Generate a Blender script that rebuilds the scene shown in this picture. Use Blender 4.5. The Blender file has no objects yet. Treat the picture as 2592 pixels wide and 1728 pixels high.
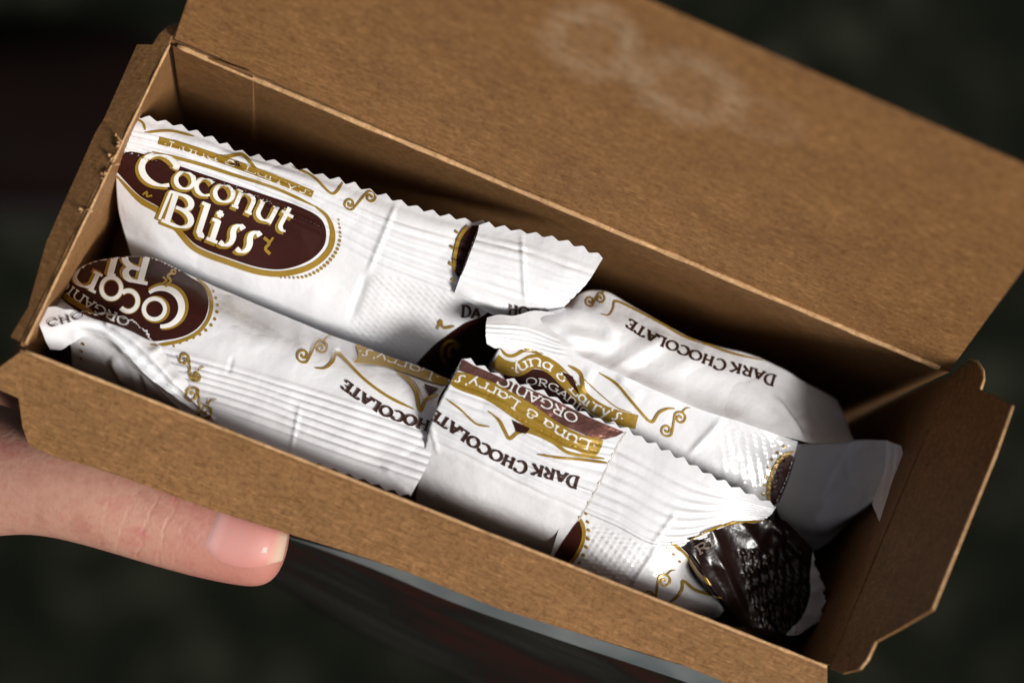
import bpy, bmesh, math, random
import numpy as np
from mathutils import Vector, Matrix
from mathutils.bvhtree import BVHTree

# ------------------------------------------------------------------ camera
F_PX, IMG_W, IMG_H = 6067.39, 2592.0, 1728.0
ROT = np.array([2.9233, 0.5839, 0.1073])
CAM = np.array([60.4113, -38.2358, 415.6150])          # millimetres, box rim is z = 0
MM = 0.001

def rodrigues(r):
    t = np.linalg.norm(r); k = r / t
    K = np.array([[0, -k[2], k[1]], [k[2], 0, -k[0]], [-k[1], k[0], 0]])
    return np.eye(3) + math.sin(t) * K + (1 - math.cos(t)) * K @ K
RC = rodrigues(ROT)                                     # rows: right, down, forward

def unproj(px, py, z):
    """photo pixel + height in mm -> world position in mm"""
    px, py, z = np.broadcast_arrays(np.asarray(px, float), np.asarray(py, float), np.asarray(z, float))
    d = np.stack([(px - IMG_W / 2) / F_PX, (py - IMG_H / 2) / F_PX, np.ones_like(px)], -1) @ RC
    t = (z - CAM[2]) / d[..., 2]
    return CAM + d * t[..., None]

scene = bpy.context.scene
COL = scene.collection
cam_d = bpy.data.cameras.new('camera'); cam = bpy.data.objects.new('camera', cam_d); COL.objects.link(cam)
cm = Matrix(((RC[0][0], -RC[1][0], -RC[2][0], CAM[0] * MM), (RC[0][1], -RC[1][1], -RC[2][1], CAM[1] * MM),
             (RC[0][2], -RC[1][2], -RC[2][2], CAM[2] * MM), (0, 0, 0, 1)))
cam.matrix_world = cm
cam_d.sensor_width = 36; cam_d.lens = F_PX / IMG_W * 36
cam_d.clip_start = 0.01; cam_d.clip_end = 3000
cam_d.dof.use_dof = True
FOC = unproj(1250, 900, -8)
cam_d.dof.focus_distance = float((FOC - CAM) @ RC[2]) * MM
cam_d.dof.aperture_fstop = 6.3
scene.camera = cam
scene.render.resolution_x, scene.render.resolution_y = 1024, 682

# ------------------------------------------------------------------ light
SUN_TO = Vector((0.60, -0.25, 0.64)).normalized()
el = math.asin(SUN_TO.z); az = math.atan2(SUN_TO.x, SUN_TO.y)
world = bpy.data.worlds.new('World'); scene.world = world; world.use_nodes = True
wn = world.node_tree.nodes; wl = world.node_tree.links
sky = wn.new('ShaderNodeTexSky'); sky.sky_type = 'NISHITA'; sky.sun_disc = False
sky.sun_elevation = el; sky.sun_rotation = az; sky.air_density = 1.0; sky.dust_density = 6.0; sky.ozone_density = 0.0
hs = wn.new('ShaderNodeHueSaturation'); hs.inputs['Saturation'].default_value = 0.45        # hazy, nearly white sky
wl.new(sky.outputs[0], hs.inputs['Color']); wl.new(hs.outputs[0], wn['Background'].inputs[0]); wn['Background'].inputs[1].default_value = 0.038
sd = bpy.data.lights.new('sun', 'SUN'); sd.energy = 3.8; sd.angle = math.radians(16); sd.color = (1.0, 0.975, 0.94)
sun = bpy.data.objects.new('sun', sd); COL.objects.link(sun)
sun.rotation_euler = SUN_TO.to_track_quat('Z', 'Y').to_euler()
vs = scene.view_settings; vs.view_transform = 'Standard'; vs.look = 'None'; vs.gamma = 1; vs.exposure = 0.0
vs.use_curve_mapping = False

# ------------------------------------------------------------------ materials
def new_mat(name):
    m = bpy.data.materials.new(name); m.use_nodes = True
    nt = m.node_tree; return m, nt.nodes, nt.links, nt.nodes['Principled BSDF']

def ramp(N, stops):
    r = N.new('ShaderNodeValToRGB'); e = r.color_ramp.elements
    while len(e) < len(stops): e.new(0.5)
    for i, (p, c) in enumerate(stops):
        e[i].position = p; e[i].color = (*c, 1)
    return r

def noise(N, L, vec, scale, detail=4, rough=0.6):
    n = N.new('ShaderNodeTexNoise'); n.inputs['Scale'].default_value = scale
    n.inputs['Detail'].default_value = detail; n.inputs['Roughness'].default_value = rough
    L.new(vec, n.inputs['Vector']); return n

def mapping(N, L, vec, scale=(1, 1, 1), rot=(0, 0, 0), loc=(0, 0, 0)):
    m = N.new('ShaderNodeMapping'); m.inputs['Scale'].default_value = scale
    m.inputs['Rotation'].default_value = rot; m.inputs['Location'].default_value = loc
    L.new(vec, m.inputs['Vector']); return m.outputs[0]

def mixrgb(N, L, fac, a, b, mode='MIX'):
    m = N.new('ShaderNodeMix'); m.data_type = 'RGBA'; m.blend_type = mode
    for sock, v in ((m.inputs[0], fac), (m.inputs[6], a), (m.inputs[7], b)):
        if hasattr(v, 'links'): L.new(v, sock)
        elif isinstance(v, tuple): sock.default_value = (*v, 1)
        else: sock.default_value = v
    return m.outputs[2]

def kraft(name, c0, c1, scuffs=(), rough=0.62):
    m, N, L, P = new_mat(name)
    g = N.new('ShaderNodeNewGeometry').outputs['Position']
    fib = noise(N, L, mapping(N, L, g, (500, 2600, 2000), (0, 0, 0.2)), 1.0, 5, 0.65)
    big = noise(N, L, mapping(N, L, g, (60, 110, 110)), 1.0, 4, 0.6)
    speck = noise(N, L, mapping(N, L, g, (1500, 2300, 2300)), 1.0, 2, 0.5)
    r1 = ramp(N, [(0.25, c0), (0.78, c1)]); L.new(fib.outputs[0], r1.inputs[0])
    r2 = ramp(N, [(0.3, (0.86, 0.86, 0.86)), (0.7, (1.08, 1.08, 1.08))]); L.new(big.outputs[0], r2.inputs[0])
    r3 = ramp(N, [(0.26, (0.75, 0.72, 0.66)), (0.40, (1, 1, 1)), (0.66, (1, 1, 1)), (0.78, (1.25, 1.25, 1.25))]); L.new(speck.outputs[0], r3.inputs[0])
    c = mixrgb(N, L, 1.0, r1.outputs[0], r2.outputs[0], 'MULTIPLY')
    c = mixrgb(N, L, 1.0, c, r3.outputs[0], 'MULTIPLY')
    # single pale and dark fibres lying in the board
    fl = noise(N, L, mapping(N, L, g, (420, 1700, 1500), (0.2, 0.1, 0.5)), 1.0, 2, 0.4)
    r4 = ramp(N, [(0.30, (0.80, 0.76, 0.70)), (0.42, (1, 1, 1)), (0.58, (1, 1, 1)), (0.70, (1.30, 1.32, 1.36))]); L.new(fl.outputs[0], r4.inputs[0])
    c = mixrgb(N, L, 1.0, c, r4.outputs[0], 'MULTIPLY')
    fl2 = noise(N, L, mapping(N, L, g, (1500, 480, 1500), (0.1, 0.3, -0.5)), 1.0, 2, 0.4)
    r5 = ramp(N, [(0.32, (0.80, 0.76, 0.72)), (0.44, (1, 1, 1)), (0.60, (1, 1, 1)), (0.72, (1.22, 1.22, 1.24))]); L.new(fl2.outputs[0], r5.inputs[0])
    c = mixrgb(N, L, 1.0, c, r5.outputs[0], 'MULTIPLY')
    # pale rubbed marks: arcs with broken edges at given world points (metres)
    for (p, rad, sx, ang, amt) in scuffs:
        loc = N.new('ShaderNodeVectorMath'); loc.operation = 'SUBTRACT'; L.new(g, loc.inputs[0]); loc.inputs[1].default_value = p
        mp = mapping(N, L, loc.outputs[0], (1 / (rad * sx), 1 / rad, 1 / rad), (0, 0, ang))
        wob = noise(N, L, g, 110, 3, 0.6)
        ln = N.new('ShaderNodeVectorMath'); ln.operation = 'LENGTH'; L.new(mp, ln.inputs[0])
        ad = N.new('ShaderNodeMath'); ad.operation = 'MULTIPLY_ADD'; L.new(wob.outputs[0], ad.inputs[0]); ad.inputs[1].default_value = 0.8; L.new(ln.outputs['Value'], ad.inputs[2])
        rr = ramp(N, [(0.0, (0.25,) * 3), (0.45, (0.25,) * 3), (0.62, (0.8,) * 3), (0.74, (0.5,) * 3), (0.9, (0,) * 3)])
        hv = N.new('ShaderNodeMath'); hv.operation = 'MULTIPLY'; L.new(ad.outputs[0], hv.inputs[0]); hv.inputs[1].default_value = 0.55
        L.new(hv.outputs[0], rr.inputs[0])
        ru = noise(N, L, mapping(N, L, g, (300, 1400, 900), (0, 0, .6)), 1.0, 4, 0.75)
        rm = ramp(N, [(0.36, (0.1,) * 3), (0.62, (1,) * 3)]); L.new(ru.outputs[0], rm.inputs[0])
        mu = N.new('ShaderNodeMath'); mu.operation = 'MULTIPLY'; L.new(rr.outputs[0], mu.inputs[0]); L.new(rm.outputs[0], mu.inputs[1])
        m2 = N.new('ShaderNodeMath'); m2.operation = 'MULTIPLY'; L.new(mu.outputs[0], m2.inputs[0]); m2.inputs[1].default_value = amt
        c = mixrgb(N, L, m2.outputs[0], c, (0.46, 0.33, 0.21))
    L.new(c, P.inputs['Base Color'])
    P.inputs['Roughness'].default_value = rough; P.inputs['Specular IOR Level'].default_value = 0.25
    b = N.new('ShaderNodeBump'); b.inputs['Strength'].default_value = 0.35; b.inputs['Distance'].default_value = 0.0002
    L.new(fib.outputs[0], b.inputs['Height']); L.new(b.outputs[0], P.inputs['Normal'])
    return m

def film(name, base, rough=0.3, metallic=0.0, bump=0.25, coat=0.3, scale=130, spec=0.5, tint=None):
    m, N, L, P = new_mat(name)
    g = N.new('ShaderNodeNewGeometry').outputs['Position']
    n1 = noise(N, L, g, scale, 5, 0.55)
    P.inputs['Base Color'].default_value = (*base, 1)
    if tint:
        r = ramp(N, [(0.35, base), (0.7, tint)]); L.new(n1.outputs[0], r.inputs[0]); L.new(r.outputs[0], P.inputs['Base Color'])
    P.inputs['Metallic'].default_value = metallic; P.inputs['Specular IOR Level'].default_value = spec
    P.inputs['Coat Weight'].default_value = coat; P.inputs['Coat Roughness'].default_value = 0.09
    n2 = noise(N, L, g, scale * 8, 3, 0.6)
    rr = N.new('ShaderNodeMapRange'); rr.inputs[3].default_value = rough * 0.75; rr.inputs[4].default_value = rough * 1.3
    L.new(n2.outputs[0], rr.inputs[0]); L.new(rr.outputs[0], P.inputs['Roughness'])
    b = N.new('ShaderNodeBump'); b.inputs['Strength'].default_value = bump; b.inputs['Distance'].default_value = 0.0016
    L.new(n1.outputs[0], b.inputs['Height'])
    # fine sharp creases of crumpled film
    n3 = noise(N, L, g, 75, 2, 0.5)
    s1 = N.new('ShaderNodeMath'); s1.operation = 'SUBTRACT'; L.new(n3.outputs[0], s1.inputs[0]); s1.inputs[1].default_value = 0.5
    s2 = N.new('ShaderNodeMath'); s2.operation = 'ABSOLUTE'; L.new(s1.outputs[0], s2.inputs[0])
    b2 = N.new('ShaderNodeBump'); b2.inputs['Strength'].default_value = bump * 1.2; b2.inputs['Distance'].default_value = 0.003
    L.new(s2.outputs[0], b2.inputs['Height']); L.new(b.outputs[0], b2.inputs['Normal']); L.new(b2.outputs[0], P.inputs['Normal'])
    return m

M = {}
M['film'] = film('white_film', (0.82, 0.82, 0.84), 0.2, 0.0, 0.3, 0.7)
M['brown'] = film('brown_foil_print', (0.034, 0.008, 0.006), 0.38, 0.10, 0.12, 0.05, spec=.22, tint=(0.046, 0.011, 0.008))
M['foil'] = film('brown_bright_foil', (0.42, 0.19, 0.155), 0.3, 0.9, 0.5, 0.2)
M['gold'] = film('gold_print', (0.36, 0.215, 0.022), 0.33, 0.25, 0.2, 0.25, tint=(0.42, 0.26, 0.035))
M['ink'] = film('dark_lettering_ink', (0.045, 0.018, 0.012), 0.35, 0.1, 0.15, 0.2)
M['white'] = film('white_print', (0.84, 0.83, 0.80), 0.35, 0.0, 0.15, 0.2)
M['fold'] = film('shaded_film_fold', (0.42, 0.40, 0.37), 0.35, 0.0, 0.3, 0.3)  # rolled fold of white film, greyed to paint its shadow line
M['dull'] = film('shaded_brown_film', (0.011, 0.0045, 0.0035), 0.3, 0.0, 0.3, 0.22, spec=.5)  # brown film with the shade inside the box darkened into its colour
M['smudge'] = film('grey_worn_print', (0.15, 0.115, 0.09), 0.5, 0.1, 0.15, 0.2)

# ------------------------------------------------------------------ object helpers
def tag(o, label=None, cat=None, group=None, kind=None):
    if label: o['label'] = label
    if cat: o['category'] = cat
    if group: o['group'] = group
    if kind: o['kind'] = kind
    return o

def mesh_obj(name, verts, faces, mat, parent=None, smooth=True):
    me = bpy.data.meshes.new(name); me.from_pydata([tuple(v) for v in verts], [], faces); me.update()
    if smooth: me.polygons.foreach_set('use_smooth', [True] * len(me.polygons))
    if mat: me.materials.append(mat)
    o = bpy.data.objects.new(name, me); COL.objects.link(o)
    if parent is not None:
        o.parent = parent; o.matrix_parent_inverse = parent.matrix_world.inverted()
    return o

def empty(name, loc):
    o = bpy.data.objects.new(name, None); COL.objects.link(o); o.location = loc
    o.empty_display_size = 0.01; o.matrix_world = Matrix.Translation(loc); return o

def panel(name, pts_mm, thick, mat, parent, bevel=0.12, nrm=None):
    """flat cut sheet of paperboard: polygon extruded by its thickness, with softened edges"""
    pts = [Vector(p) * MM for p in pts_mm]
    bm = bmesh.new(); f = bm.faces.new([bm.verts.new(p) for p in pts]); f.normal_update()
    n = f.normal.copy()
    if nrm is not None and n.dot(Vector(nrm)) < 0: bmesh.ops.reverse_faces(bm, faces=[f]); n = -n
    r = bmesh.ops.extrude_face_region(bm, geom=[f])
    bmesh.ops.translate(bm, verts=[v for v in r['geom'] if isinstance(v, bmesh.types.BMVert)], vec=-n * thick * MM)
    bmesh.ops.recalc_face_normals(bm, faces=bm.faces)
    me = bpy.data.meshes.new(name); bm.to_mesh(me); bm.free(); me.materials.append(mat)
    o = bpy.data.objects.new(name, me); COL.objects.link(o)
    bv = o.modifiers.new('edge', 'BEVEL'); bv.width = bevel * MM; bv.segments = 2; bv.limit_method = 'ANGLE'
    if parent is not None: o.parent = parent; o.matrix_parent_inverse = parent.matrix_world.inverted()
    return o

def tube(name, pts_mm, rad_mm, mat, parent, seg=8, jit=0.0):
    P = [np.array(p, float) for p in pts_mm]; V = []; Fc = []
    rng = random.Random(len(P) * 7 + int(rad_mm * 100))
    for i, p in enumerate(P):
        d = P[min(i + 1, len(P) - 1)] - P[max(i - 1, 0)]; d = d / np.linalg.norm(d)
        a = np.cross(d, [0, 0, 1.0]); a = a / np.linalg.norm(a); b = np.cross(d, a)
        r = rad_mm * (1 + jit * rng.uniform(-1, 1))
        for k in range(seg):
            t = 2 * math.pi * k / seg; V.append((p + r * (math.cos(t) * a + math.sin(t) * b)) * MM)
    for i in range(len(P) - 1):
        for k in range(seg):
            Fc.append((i * seg + k, i * seg + (k + 1) % seg, (i + 1) * seg + (k + 1) % seg, (i + 1) * seg + k))
    Fc.append(tuple(range(seg))[::-1]); Fc.append(tuple((len(P) - 1) * seg + k for k in range(seg)))
    return mesh_obj(name, V, Fc, mat, parent)

# ------------------------------------------------------------------ ground far below
GZ = -0.92
m, N, L, P = new_mat('shaded_asphalt')
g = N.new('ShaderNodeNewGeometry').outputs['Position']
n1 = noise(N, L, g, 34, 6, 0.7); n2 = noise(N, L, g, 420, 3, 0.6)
r1 = ramp(N, [(0.38, (0.0034, 0.0044, 0.0024)), (0.55, (0.0100, 0.0112, 0.0072)), (0.70, (0.038, 0.040, 0.027))]); L.new(n1.outputs[0], r1.inputs[0])  # near-black asphalt: the holder's shade is put into the colour
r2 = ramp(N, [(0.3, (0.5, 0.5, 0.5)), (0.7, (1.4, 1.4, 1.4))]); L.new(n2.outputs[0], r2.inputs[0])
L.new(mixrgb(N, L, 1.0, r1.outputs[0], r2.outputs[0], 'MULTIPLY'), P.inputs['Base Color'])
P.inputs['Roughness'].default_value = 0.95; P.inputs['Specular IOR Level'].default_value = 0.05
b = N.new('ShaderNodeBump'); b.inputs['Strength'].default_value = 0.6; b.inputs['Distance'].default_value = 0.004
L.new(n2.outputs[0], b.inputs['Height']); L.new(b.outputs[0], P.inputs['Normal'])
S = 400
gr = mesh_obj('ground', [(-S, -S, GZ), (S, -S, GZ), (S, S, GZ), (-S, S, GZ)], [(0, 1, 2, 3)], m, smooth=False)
tag(gr, 'asphalt ground far below the box, shade painted into its colour, out of focus', 'ground', kind='structure')

# ------------------------------------------------------------------ the paperboard box
DEPTH = 80.0
BL, BR, FR, FL = (unproj(*p, 0) for p in ((428, 104), (2408, 940), (2096, 1688), (52, 884)))
LIDTH = 1.10
hx = (BR - BL) / np.linalg.norm(BR - BL)
nb = np.cross([0, 0, 1.0], hx)                           # towards the back
lid_up = nb * math.cos(LIDTH) + np.array([0, 0, 1.0]) * math.sin(LIDTH)
lid_n = np.cross(hx, lid_up)
def on_plane(px, py, p0, n):
    d = np.array([(px - IMG_W / 2) / F_PX, (py - IMG_H / 2) / F_PX, 1.0]) @ RC
    t = ((p0 - CAM) @ n) / (d @ n); return CAM + d * t
H0 = BL + np.array([0, 0, 0.6])
lp = lambda x, y: on_plane(x, y, H0, lid_n)
sc = [(tuple(lp(1500, 105) * MM), 0.0085, 1.0, 0.2, 0.7), (tuple(lp(1745, 225) * MM), 0.0085, 1.1, 0.3, 0.65),
      (tuple(lp(1930, 300) * MM), 0.005, 1.4, 0.3, 0.25)]
M['kraft_lid'] = kraft('kraft_board_lid', (0.172, 0.080, 0.027), (0.312, 0.158, 0.060), sc)
M['kraft'] = kraft('kraft_board', (0.168, 0.080, 0.028), (0.304, 0.157, 0.061))
M['kraft_edge'] = kraft('kraft_rubbed_lit_edge', (0.48, 0.27, 0.12), (0.62, 0.39, 0.20))  # rubbed creases and torn bits; on the flap edges it is painted light
box = empty('paperboard_box', Vector(((FL + BR) / 2 + np.array([0, 0, -DEPTH])) * MM))
tag(box, 'open brown kraft paperboard box held in a hand, lid raised, full of wrapped bars', 'box')
T = 0.55
down = np.array([0, 0, -DEPTH])
def wall(name, a, b, n, mat=None):
    return panel(name, [a, b, b + down, a + down], T, mat or M['kraft'], box, nrm=n)
ctr = (FL + BR) / 2
wl_ = wall('side_wall', FL + [T*.2, T*1.2, 0], BL + [T*.2, -T*1.2, 0], (1, 0, 0))
wr_ = wall('side_wall', FR + [0, T*1.2, 0], BR + [0, -T*1.2, 0], (-1, 0, 0))
wb_ = wall('back_wall', BL, BR, (0, -1, 0))
wf_ = wall('front_wall', FL, FR, (0, 1, 0))
panel('floor_panel', [p + down + [0, 0, T + 0.2] for p in (FL, FR, BR, BL)], T, M['kraft'], box, nrm=(0, 0, 1))
# glued seam overlapping the back wall at its left end
def on_back(px, py, off):
    n = np.cross([0, 0, 1.0], hx); return on_plane(px, py, BL - n * off, n)
panel('glue_seam', [on_back(436, 118, .5), on_back(640, 190, .5), on_back(640, 190, .5) + [0, 0, -60], on_back(436, 118, .5) + [0, 0, -58]],
      0.42, M['kraft'], box, nrm=(0, -1, 0))
# lid
lid = panel('lid', [lp(440, 99), lp(2402, 941), lp(2500, 805), lp(2650, 600), lp(2655, 447), lp(2592, 420), lp(1630, 0), lp(560, -450), lp(556, -320), lp(474, 0)],
            T, M['kraft_lid'], box, nrm=tuple(-lid_n if (-lid_n) @ (CAM - H0) > 0 else lid_n))
hp = [BL + (BR - BL) * t + np.array([0, -0.35, 0.36 + 0.10 * math.sin(t * 41) + 0.06 * math.sin(t * 97)]) for t in np.linspace(0.012, 0.985, 90)]
tube('lid_crease', hp, 0.5, M['kraft_edge'], lid, jit=0.12)
fp = [FL + (FR - FL) * t + np.array([0, 0.05, 0.10 + 0.05 * math.sin(t * 53)]) for t in np.linspace(0.005, 0.998, 80)]
tube('front_crease', fp, 0.30, M['kraft_edge'], box, jit=0.2)
# front flap folded outwards over the thumb
U = lambda x, y, z: unproj(x, y, z)
fa, fb = U(54, 888, -.3), U(2094, 1692, -.3)
fo = fb - fa; fo = fo / np.linalg.norm(fo); fo = np.cross(fo, [0, 0, 1.0])
fpl = np.cross((fb - fa) / np.linalg.norm(fb - fa), fo * math.cos(math.radians(-34)) + np.array([0, 0, math.sin(math.radians(-34))]))
panel('front_flap', [on_plane(x, y, fa, fpl) for x, y in ((54, 888), (2094, 1692), (2092, 1860), (2040, 1810), (1728, 1683), (1261, 1540), (1029, 1447), (864, 1392), (753, 1358), (544, 1293),
      (367, 1238), (213, 1186), (72, 1128), (56, 1080), (46, 1008), (-6, 985), (-4, 930))], T, M['kraft'], box, nrm=(0, -.5, .8))
# dust flaps: flat tabs hinged on the side walls
def hinge_plane(a, b, ang, out):
    h = (b - a) / np.linalg.norm(b - a); o = np.cross(h, [0, 0, 1.0]); o = o if o @ np.array(out) > 0 else -o
    d = o * math.cos(ang) + np.array([0, 0, 1.0]) * math.sin(ang)
    return np.cross(h, d)
la, lb = U(66, 872, .3), U(430, 104, .3)
ln_ = hinge_plane(la, lb, math.radians(-28), (-1, 0, 0))
flap_l = [on_plane(x, y, la, ln_) for x, y in ((430, 104), (338, 290), (220, 540), (158, 672), (66, 872), (26, 852), (52, 806), (70, 778), (116, 612), (176, 478),
          (240, 336), (262, 300), (346, 112), (386, 112), (402, 86), (426, 64), (446, 62))]
panel('dust_flap', flap_l, T, M['kraft'], box, nrm=(-.4, 0, .9))
lc = [FL + (BL - FL) * t + np.array([0.35, 0, 0.22 + 0.1 * math.sin(t * 37)]) for t in np.linspace(0.02, 0.99, 50)]
tube('side_crease', lc, 0.24, M['kraft_edge'], box, jit=0.3)
rt = random.Random(8)
for (x, y, n_) in ((300, 350, 5), (278, 408, 6), (258, 452, 4), (206, 520, 3)):              # torn, fuzzy bits of the board on the left rim
    for _ in range(n_):
        p = U(x + rt.uniform(-9, 9), y + rt.uniform(-22, 22), .4); q = p + np.array([rt.uniform(.2, 1.4), rt.uniform(-1, 1), rt.uniform(.1, .8)])
        tube('torn_fibre', [p, (p + q) / 2 + np.array([0, rt.uniform(-.3, .3), .2]), q], rt.uniform(.1, .26), M['kraft_edge'], box, seg=5, jit=.5)
ra, rb = U(2411, 944, .1), U(2100, 1688, .1)
rn_ = hinge_plane(ra, rb, math.radians(66), (1, 0, 0))
rp = lambda x, y: on_plane(x, y, ra, rn_)
flap_r = [rp(x, y) for x, y in ((2411, 944), (2436, 922), (2455, 909), (2474, 914), (2488, 940), (2490, 960), (2481, 986), (2512, 998), (2562, 1025), (2518, 1152), (2360, 1541),
          (2280, 1588), (2217, 1622), (2196, 1668), (2176, 1692), (2132, 1703), (2100, 1690))]
fr_ = panel('dust_flap', flap_r, T, M['kraft'], box, nrm=(-.8, 0, .5))
tube('lit_flap_edge', [rp(2563, 1027), rp(2519, 1152), rp(2440, 1346), rp(2361, 1541)], 0.28, M['kraft_edge'], fr_, jit=.2)  # pale tubes paint the light caught along the flap's cut edge
tube('lit_flap_edge', [rp(2455, 910), rp(2474, 914), rp(2489, 940), rp(2490, 960), rp(2482, 985)], 0.26, M['kraft_edge'], fr_, jit=.2)
tube('lit_flap_edge', [rp(2217, 1622), rp(2196, 1668), rp(2177, 1691)], 0.26, M['kraft_edge'], fr_, jit=.2)
tube('side_crease', [U(2409, 952, .0), U(2316, 1181, .0), U(2206, 1446, .0), U(2102, 1684, .0)], 0.16, M['kraft'], box)
# printed outside of the front panel
m, N, L, P = new_mat('printed_outer_panel')
g = N.new('ShaderNodeNewGeometry').outputs['Position']
n1 = noise(N, L, mapping(N, L, g, (12, 60, 60)), 1, 3, 0.5)
r1 = ramp(N, [(0.36, (0.010, 0.011, 0.008)), (0.46, (0.030, 0.009, 0.007)), (0.54, (0.012, 0.010, 0.008)), (0.64, (0.030, 0.028, 0.024)), (0.72, (0.016, 0.009, 0.008))]); L.new(n1.outputs[0], r1.inputs[0])
L.new(r1.outputs[0], P.inputs['Base Color']); P.inputs['Roughness'].default_value = 0.45
fx = (FR - FL) / np.linalg.norm(FR - FL); fn = np.cross(fx, [0, 0, 1.0])
MAT_FRONT = m
# ------------------------------------------------------------------ film surfaces
def spline(P, n, closed=False):
    """Catmull-Rom through points (chord-length resampled) -> n points"""
    P = np.asarray(P, float)
    if len(P) == 2: return P[0] + (P[1] - P[0]) * np.linspace(0, 1, n)[:, None]
    d = np.r_[0, np.cumsum(np.linalg.norm(np.diff(P[:, :2], axis=0), axis=1) + 1e-6)]
    t = np.linspace(0, d[-1], n); out = np.empty((n, P.shape[1]))
    m_ = np.empty_like(P)
    m_[1:-1] = (P[2:] - P[:-2]) / (d[2:] - d[:-2])[:, None]
    m_[0] = (P[1] - P[0]) / (d[1] - d[0]); m_[-1] = (P[-1] - P[-2]) / (d[-1] - d[-2])
    k = np.clip(np.searchsorted(d, t, 'right') - 1, 0, len(P) - 2)
    h = (d[k + 1] - d[k])[:, None]; s = ((t - d[k])[:, None]) / h
    return ((2*s**3 - 3*s**2 + 1) * P[k] + (s**3 - 2*s**2 + s) * h * m_[k] + (-2*s**3 + 3*s**2) * P[k+1] + (s**3 - s**2) * h * m_[k+1])

def hermite_rows(R, vs, n):
    """R: rows x cols x 3, vs: row params, n samples -> (n, cols, 3)"""
    R = np.asarray(R); vs = np.asarray(vs, float); t = np.linspace(vs[0], vs[-1], n)
    m_ = np.empty_like(R)
    if len(R) > 2: m_[1:-1] = (R[2:] - R[:-2]) / (vs[2:] - vs[:-2])[:, None, None]
    m_[0] = (R[1] - R[0]) / (vs[1] - vs[0]); m_[-1] = (R[-1] - R[-2]) / (vs[-1] - vs[-2])
    k = np.clip(np.searchsorted(vs, t, 'right') - 1, 0, len(vs) - 2)
    h = (vs[k+1] - vs[k])[:, None, None]; s = (t - vs[k])[:, None, None] / h
    return ((2*s**3 - 3*s**2 + 1) * R[k] + (s**3 - 2*s**2 + s) * h * m_[k] + (-2*s**3 + 3*s**2) * R[k+1] + (s**3 - s**2) * h * m_[k+1]), t

def tri(x): return 2 * np.abs(x - np.floor(x + 0.5))

def wobble(px, py, seed, lo=90, hi=320, n=7):
    rng = np.random.RandomState(seed); out = np.zeros_like(px)
    for _ in range(n):
        wl = rng.uniform(lo, hi); a = rng.uniform(0, 6.28); ph = rng.uniform(0, 6.28)
        out += np.sin((px * math.cos(a) + py * math.sin(a)) * 6.283 / wl + ph) * (wl / hi)
    return out / n

def ridged(px, py, seed, lo=40, hi=120, n=6):
    rng = np.random.RandomState(seed); out = np.zeros_like(px)
    qx = px + 18 * np.sin(py / 47 + seed) + 9 * np.sin(px / 31); qy = py + 18 * np.sin(px / 53 + 2 * seed) + 9 * np.sin(py / 29)
    for _ in range(n):
        wl = rng.uniform(lo, hi); a = rng.uniform(0, 3.14); ph = rng.uniform(0, 6.28)
        w = 1 - 2 * np.abs(np.sin((qx * math.cos(a) + qy * math.sin(a)) * 3.1416 / wl + ph))
        gate = np.clip(np.sin((px * math.sin(a) - py * math.cos(a)) * 6.283 / (hi * 2.3) + ph * 2) + .3, 0, 1)
        out += w * gate * (wl / hi)
    return out / n

def inside(poly, px, py):
    poly = np.asarray(poly, float); r = np.zeros(px.shape, bool)
    for i in range(len(poly)):
        x0, y0 = poly[i]; x1, y1 = poly[(i + 1) % len(poly)]
        c = (y0 > py) != (y1 > py)
        with np.errstate(divide='ignore', invalid='ignore'):
            r ^= c & (px < (x1 - x0) * (py - y0) / (y1 - y0) + x0)
    return r

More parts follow.
